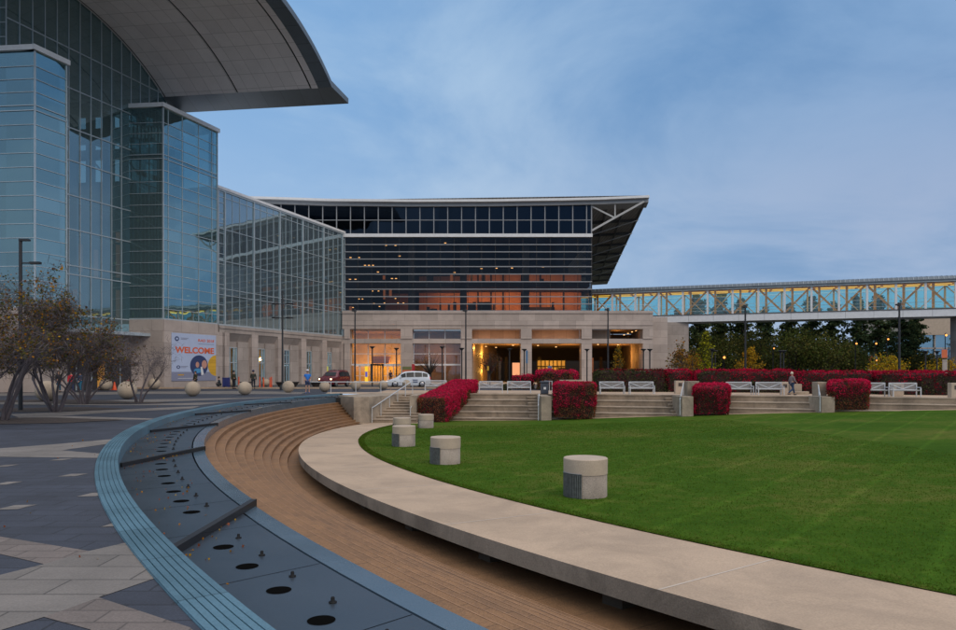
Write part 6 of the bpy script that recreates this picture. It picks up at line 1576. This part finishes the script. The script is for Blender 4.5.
def person(label, loc, face, h=1.75, pose='stand', top=(.1, .1, .1), legs=(.05, .05, .08), hair=(.03, .02, .015), shorts=False, hat=None, shirt_short=False, coat=False, bag=None, shoe=(.03, .03, .03), cap_white=False, drop=0.0):
    """faces +x before rotation"""
    root = thing('person', label, 'person', (0, 0, 0)); s_ = h/1.75
    V_ = lambda x, y, z: (x*s_, y*s_, z*s_)
    if pose == 'walk': feet = [((.28, .10, .05), (.17, .10, .48)), ((-.34, -.10, .09), (.02, -.10, .48))]; hip = .92
    elif pose == 'sit': feet = [((.52, .12, .05), (.46, .12, .48)), ((.50, -.12, .05), (.45, -.12, .47))]; hip = .46
    elif pose == 'crouch': feet = [((.14, .12, .05), (.40, .12, .42)), ((.10, -.12, .05), (.38, -.13, .44))]; hip = .36
    else: feet = [((.03, .12, .05), (.03, .105, .49)), ((0, -.12, .05), (.02, -.105, .49))]; hip = .93
    lean = .0 if pose in ('stand', 'walk') else .12
    z0 = hip; sh = z0+.49; hd = z0+.62
    J = [((0, 0, z0), .13), ((lean*.5, 0, z0+.20), .125), ((lean, 0, sh-.06), (.125, .15)), ((lean, 0, sh+.04), .058), ((lean+.02, 0, hd), .062), ((lean+.03, 0, hd+.09), .092), ((lean+.02, 0, hd+.17), .078)]
    Ed = [(0, 1), (1, 2), (2, 3), (3, 4), (4, 5), (5, 6)]
    def add(p, r_, a): J.append((p, r_)); Ed.append((a, len(J)-1)); return len(J)-1
    armp = {'stand': [((.02, .235, sh-.30), (.16, .17, sh-.47)), ((.0, -.235, sh-.30), (.09, -.25, sh-.54))], 'walk': [((-.10, .22, sh-.29), (-.02, .22, sh-.54)), ((.08, -.22, sh-.29), (.24, -.18, sh-.44))],
            'sit': [((.06, .23, sh-.28), (.30, .14, sh-.30)), ((.06, -.23, sh-.28), (.30, -.14, sh-.32))], 'crouch': [((.12, .22, sh-.26), (.32, .08, sh-.30)), ((.12, -.22, sh-.26), (.32, -.08, sh-.30))]}[pose]
    AR = []
    for sg, (el_, wr) in zip((1, -1), armp):
        a = add((lean, sg*.185, sh-.03), .056, 2); b = add(el_, .043, a); c = add(wr, .030, b)
        d = (Vector(wr)-Vector(el_)).normalized(); pl = Vector(wr)+d*.065; hnd = add(tuple(pl), .034, c)
        side_ = d.cross(Vector((0, sg, 0)) if abs(d.y) < .8 else Vector((0, 0, 1))).normalized()
        for q in range(4):
            o_ = side_*(q-1.5)*.019; k1 = add(tuple(pl+d*.045+o_), .0095, hnd); add(tuple(pl+d*(.078, .09, .084, .068)[q]+o_+Vector((.012, 0, 0))), .008, k1)
        t1 = add(tuple(pl-side_*.035+d*.01), .011, hnd); add(tuple(pl-side_*.05+d*.04), .009, t1)
        AR.append(((lean, sg*.185, sh-.03), el_, wr))
    LG = []
    for sg, (ft, kn) in zip((1, -1), feet):
        a = add((.0, sg*.095, z0-.05 if pose in ('stand', 'walk') else z0-.0), .092, 0); b = add(kn, .060, a); c = add((ft[0]-.02, ft[1], ft[2]+.06), .040, b); add((ft[0]+.11, ft[1], ft[2]-.02), .034, c)
        LG.append(((.0, sg*.095, z0-.05 if pose in ('stand', 'walk') else z0), kn, ft))
    sc = lambda JJ: [(V_(*p), (r_[0]*s_, r_[1]*s_) if hasattr(r_, '__len__') else r_*s_) for p, r_ in JJ]
    skin_mesh('body', sc(J), Ed, M['skin'], root)
    mt = mat('garment_top', top, .85, .1, 6); ml_ = mat('garment_legs', legs, .85, .1, 6); mh_ = mat('hair', hair, .8, .1, 10)
    JT = [((0, 0, z0-(.18 if coat else .02)), (.165 if coat else .145)), ((lean*.5, 0, z0+.20), .148), ((lean, 0, sh-.06), (.145, .172)), ((lean, 0, sh+.02), .082)]; ET = [(0, 1), (1, 2), (2, 3)]
    for s2, e_, w_ in AR:
        JT.append((s2, .074)); a = len(JT)-1; ET.append((2, a)); e2 = tuple((Vector(s2)*.35+Vector(e_)*.65)) if shirt_short else e_; JT.append((e2, .060)); ET.append((a, a+1))
        if not shirt_short: JT.append((w_, .046)); ET.append((a+1, a+2))
    skin_mesh('coat' if coat else 'shirt', sc(JT), ET, mt, root)
    JL = [((0, 0, z0+.02), .142)]; EL = []
    for hp_, kn, ft in LG:
        JL.append((hp_, .108)); a = len(JL)-1; EL.append((0, a)); k2 = kn if not shorts else tuple(Vector(hp_)*.15+Vector(kn)*.85)
        JL.append((k2, .078)); EL.append((a, a+1))
        if not shorts: JL.append(((ft[0]-.02, ft[1], ft[2]+.07), .060)); EL.append((a+1, a+2))
    skin_mesh('shorts' if shorts else 'trousers', sc(JL), EL, ml_, root)
    ms = mat('shoe', shoe, .6, .1)
    for hp_, kn, ft in LG:
        m2 = MB(); 
        m2.tube([V_(ft[0]-.07, ft[1], ft[2]-.005), V_(ft[0]+.04, ft[1], ft[2]-.005), V_(ft[0]+.15, ft[1], ft[2]-.018)], [.050*s_, .052*s_, .034*s_], 10); m2.build('shoe', ms, root)
    hc = (lean+.01, 0, hd+.125); m2 = MB()
    prof = [(.001, .115), (.05, .105), (.085, .07), (.104, .02), (.106, -.03), (.09, -.08)]
    m2.lathe([(a*s_, b*s_) for a, b in prof[::-1]], V_(hc[0]-.022, 0, hc[2]+.01), 18); m2.build('hair', mh_, root)
    m2 = MB(); fx = lean+.118
    for sg in (-1, 1): m2.ball(V_(fx-.005, sg*.033, hd+.11), .010*s_, 8)
    m2.build('eyes', M['black'], root)
    m2 = MB(); m2.tube([V_(fx-.01, 0, hd+.115), V_(fx+.018, 0, hd+.082), V_(fx-.008, 0, hd+.075)], [.008*s_, .014*s_, .010*s_], 6); m2.build('nose', M['skin'], root)
    m2 = MB(); m2.bar(V_(fx-.004, -.024, hd+.048), V_(fx-.004, .024, hd+.048), .008*s_, .010*s_); m2.build('mouth', mat('lips', (.3, .1, .08), .6), root)
    for sg in (-1, 1): m2 = MB(); m2.ball(V_(lean+.02, sg*.096, hd+.09), .026*s_, 8); m2.build('ear', M['skin'], root)
    if hat:
        mhm = mat('hat', hat, .8, .1); m2 = MB(); m2.lathe([(.112*s_, -.01*s_), (.115*s_, .03*s_), (.09*s_, .085*s_), (.001, .11*s_)], V_(hc[0]-.01, 0, hc[2]+.02), 18)
        m2.box((fx-.02)*s_, (fx+.09)*s_, -.07*s_, .07*s_, (hc[2]+.015)*s_, (hc[2]+.03)*s_) if cap_white else None
        m2.build('hat', mhm, root)
    if bag:
        m2 = MB(); bx_ = AR[1][2]; m2.box((bx_[0]-.17)*s_, (bx_[0]+.17)*s_, (bx_[1]-.09)*s_, (bx_[1]+.05)*s_, (bx_[2]-.42)*s_, (bx_[2]-.14)*s_)
        m2.tube([V_(bx_[0]-.1, bx_[1]-.02, bx_[2]-.14), V_(bx_[0], bx_[1]-.02, bx_[2]-.02), V_(bx_[0]+.1, bx_[1]-.02, bx_[2]-.14)], .012*s_, 6)
        bg2 = m2.build('handbag', mat('bag_fabric', bag, .7, .1)); tag(bg2, 'dark handbag carried by the person in the maroon coat', 'bag'); bg2.location = (loc[0], loc[1], loc[2]); bg2.rotation_euler = (0, 0, face)
    root.location = loc; root.rotation_euler = (0, 0, face); return root
gp = lambda px, Y, z=0.0: (gx(px, Y), Y, z+.005)
person('man in a blue T-shirt, dark shorts and white cap at the start of the rail', gp(307.5, 53.6, .02), R(-70), 1.78, 'stand', (.02, .16, .55), (.03, .05, .12), shorts=True, hat=(.6, .6, .65), cap_white=True, shirt_short=True, shoe=(.05, .1, .3))
person('pale-haired person in a grey jacket and jeans walking along the terrace', (gx(792, 49.4), 49.4, .02), R(8), 1.62, 'walk', (.20, .16, .17), (.02, .05, .11), hair=(.55, .5, .4), coat=True)
person('person in a long maroon coat standing by the banner with a handbag', gp(175, 72, 0), R(-40), 1.66, 'stand', (.09, .02, .05), (.02, .02, .03), coat=True, bag=(.03, .04, .08))
person('person in a dark green jacket behind the ball below the banner', gp(195.5, 70, 0), R(-120), 1.72, 'stand', (.035, .04, .02), (.03, .03, .03), coat=True, hair=(.015, .012, .01))
person('person crouching in dark clothes left of the deep blue box', gp(220, 72, 0), R(190), 1.7, 'crouch', (.02, .03, .04), (.03, .035, .04))
person('left one of two standing men in dark olive coats', gp(233.8, 68, 0), R(60), 1.78, 'stand', (.045, .045, .025), (.02, .02, .025), coat=True, hat=(.03, .06, .09))
person('right one of two standing men, dark jacket and navy hood', gp(253.3, 68, 0), R(100), 1.8, 'stand', (.03, .035, .028), (.015, .018, .03), coat=True, hat=(.02, .03, .12))
person('person in a red top sitting behind the ball by the bare tree', gp(128.8, 62, .0), R(-50), 1.7, 'sit', (.16, .02, .035), (.04, .04, .05))
person('person in a dark blue jacket sitting left of the orange cone', gp(104.5, 64, .0), R(-100), 1.7, 'sit', (.015, .025, .10), (.02, .03, .07))
person('person in a bright red jacket half hidden by the tree stems', gp(71.5, 56, .0), R(-60), 1.7, 'stand', (.45, .015, .03), (.02, .03, .08), coat=True)
person('dark-clothed person left of the one in bright red', gp(58.5, 57, .0), R(-30), 1.72, 'stand', (.02, .025, .03), (.02, .07, .12), coat=True)
person('person in blue right of the one in bright red', gp(80, 57, .0), R(-120), 1.68, 'stand', (.03, .05, .10), (.02, .12, .2))
person('dark figure at the lit entrance doors', gp(390.5, 102.5, .12), R(90), 1.75, 'stand', (.015, .02, .05), (.01, .01, .02), coat=True)
M['benchst'] = M['conc_face']
for px, Y, lab in ((128.8, 62, 'low stone block seat under the person in the red top'), (104.5, 64, 'low stone block seat under the person in dark blue')):
    m = MB(); x_ = gx(px, Y); m.box(x_-.5, x_+.5, Y-.22, Y+.3, 0, .33); tag(m.build('stone_block', M['conc_face'], bevel=.02), lab, 'block')
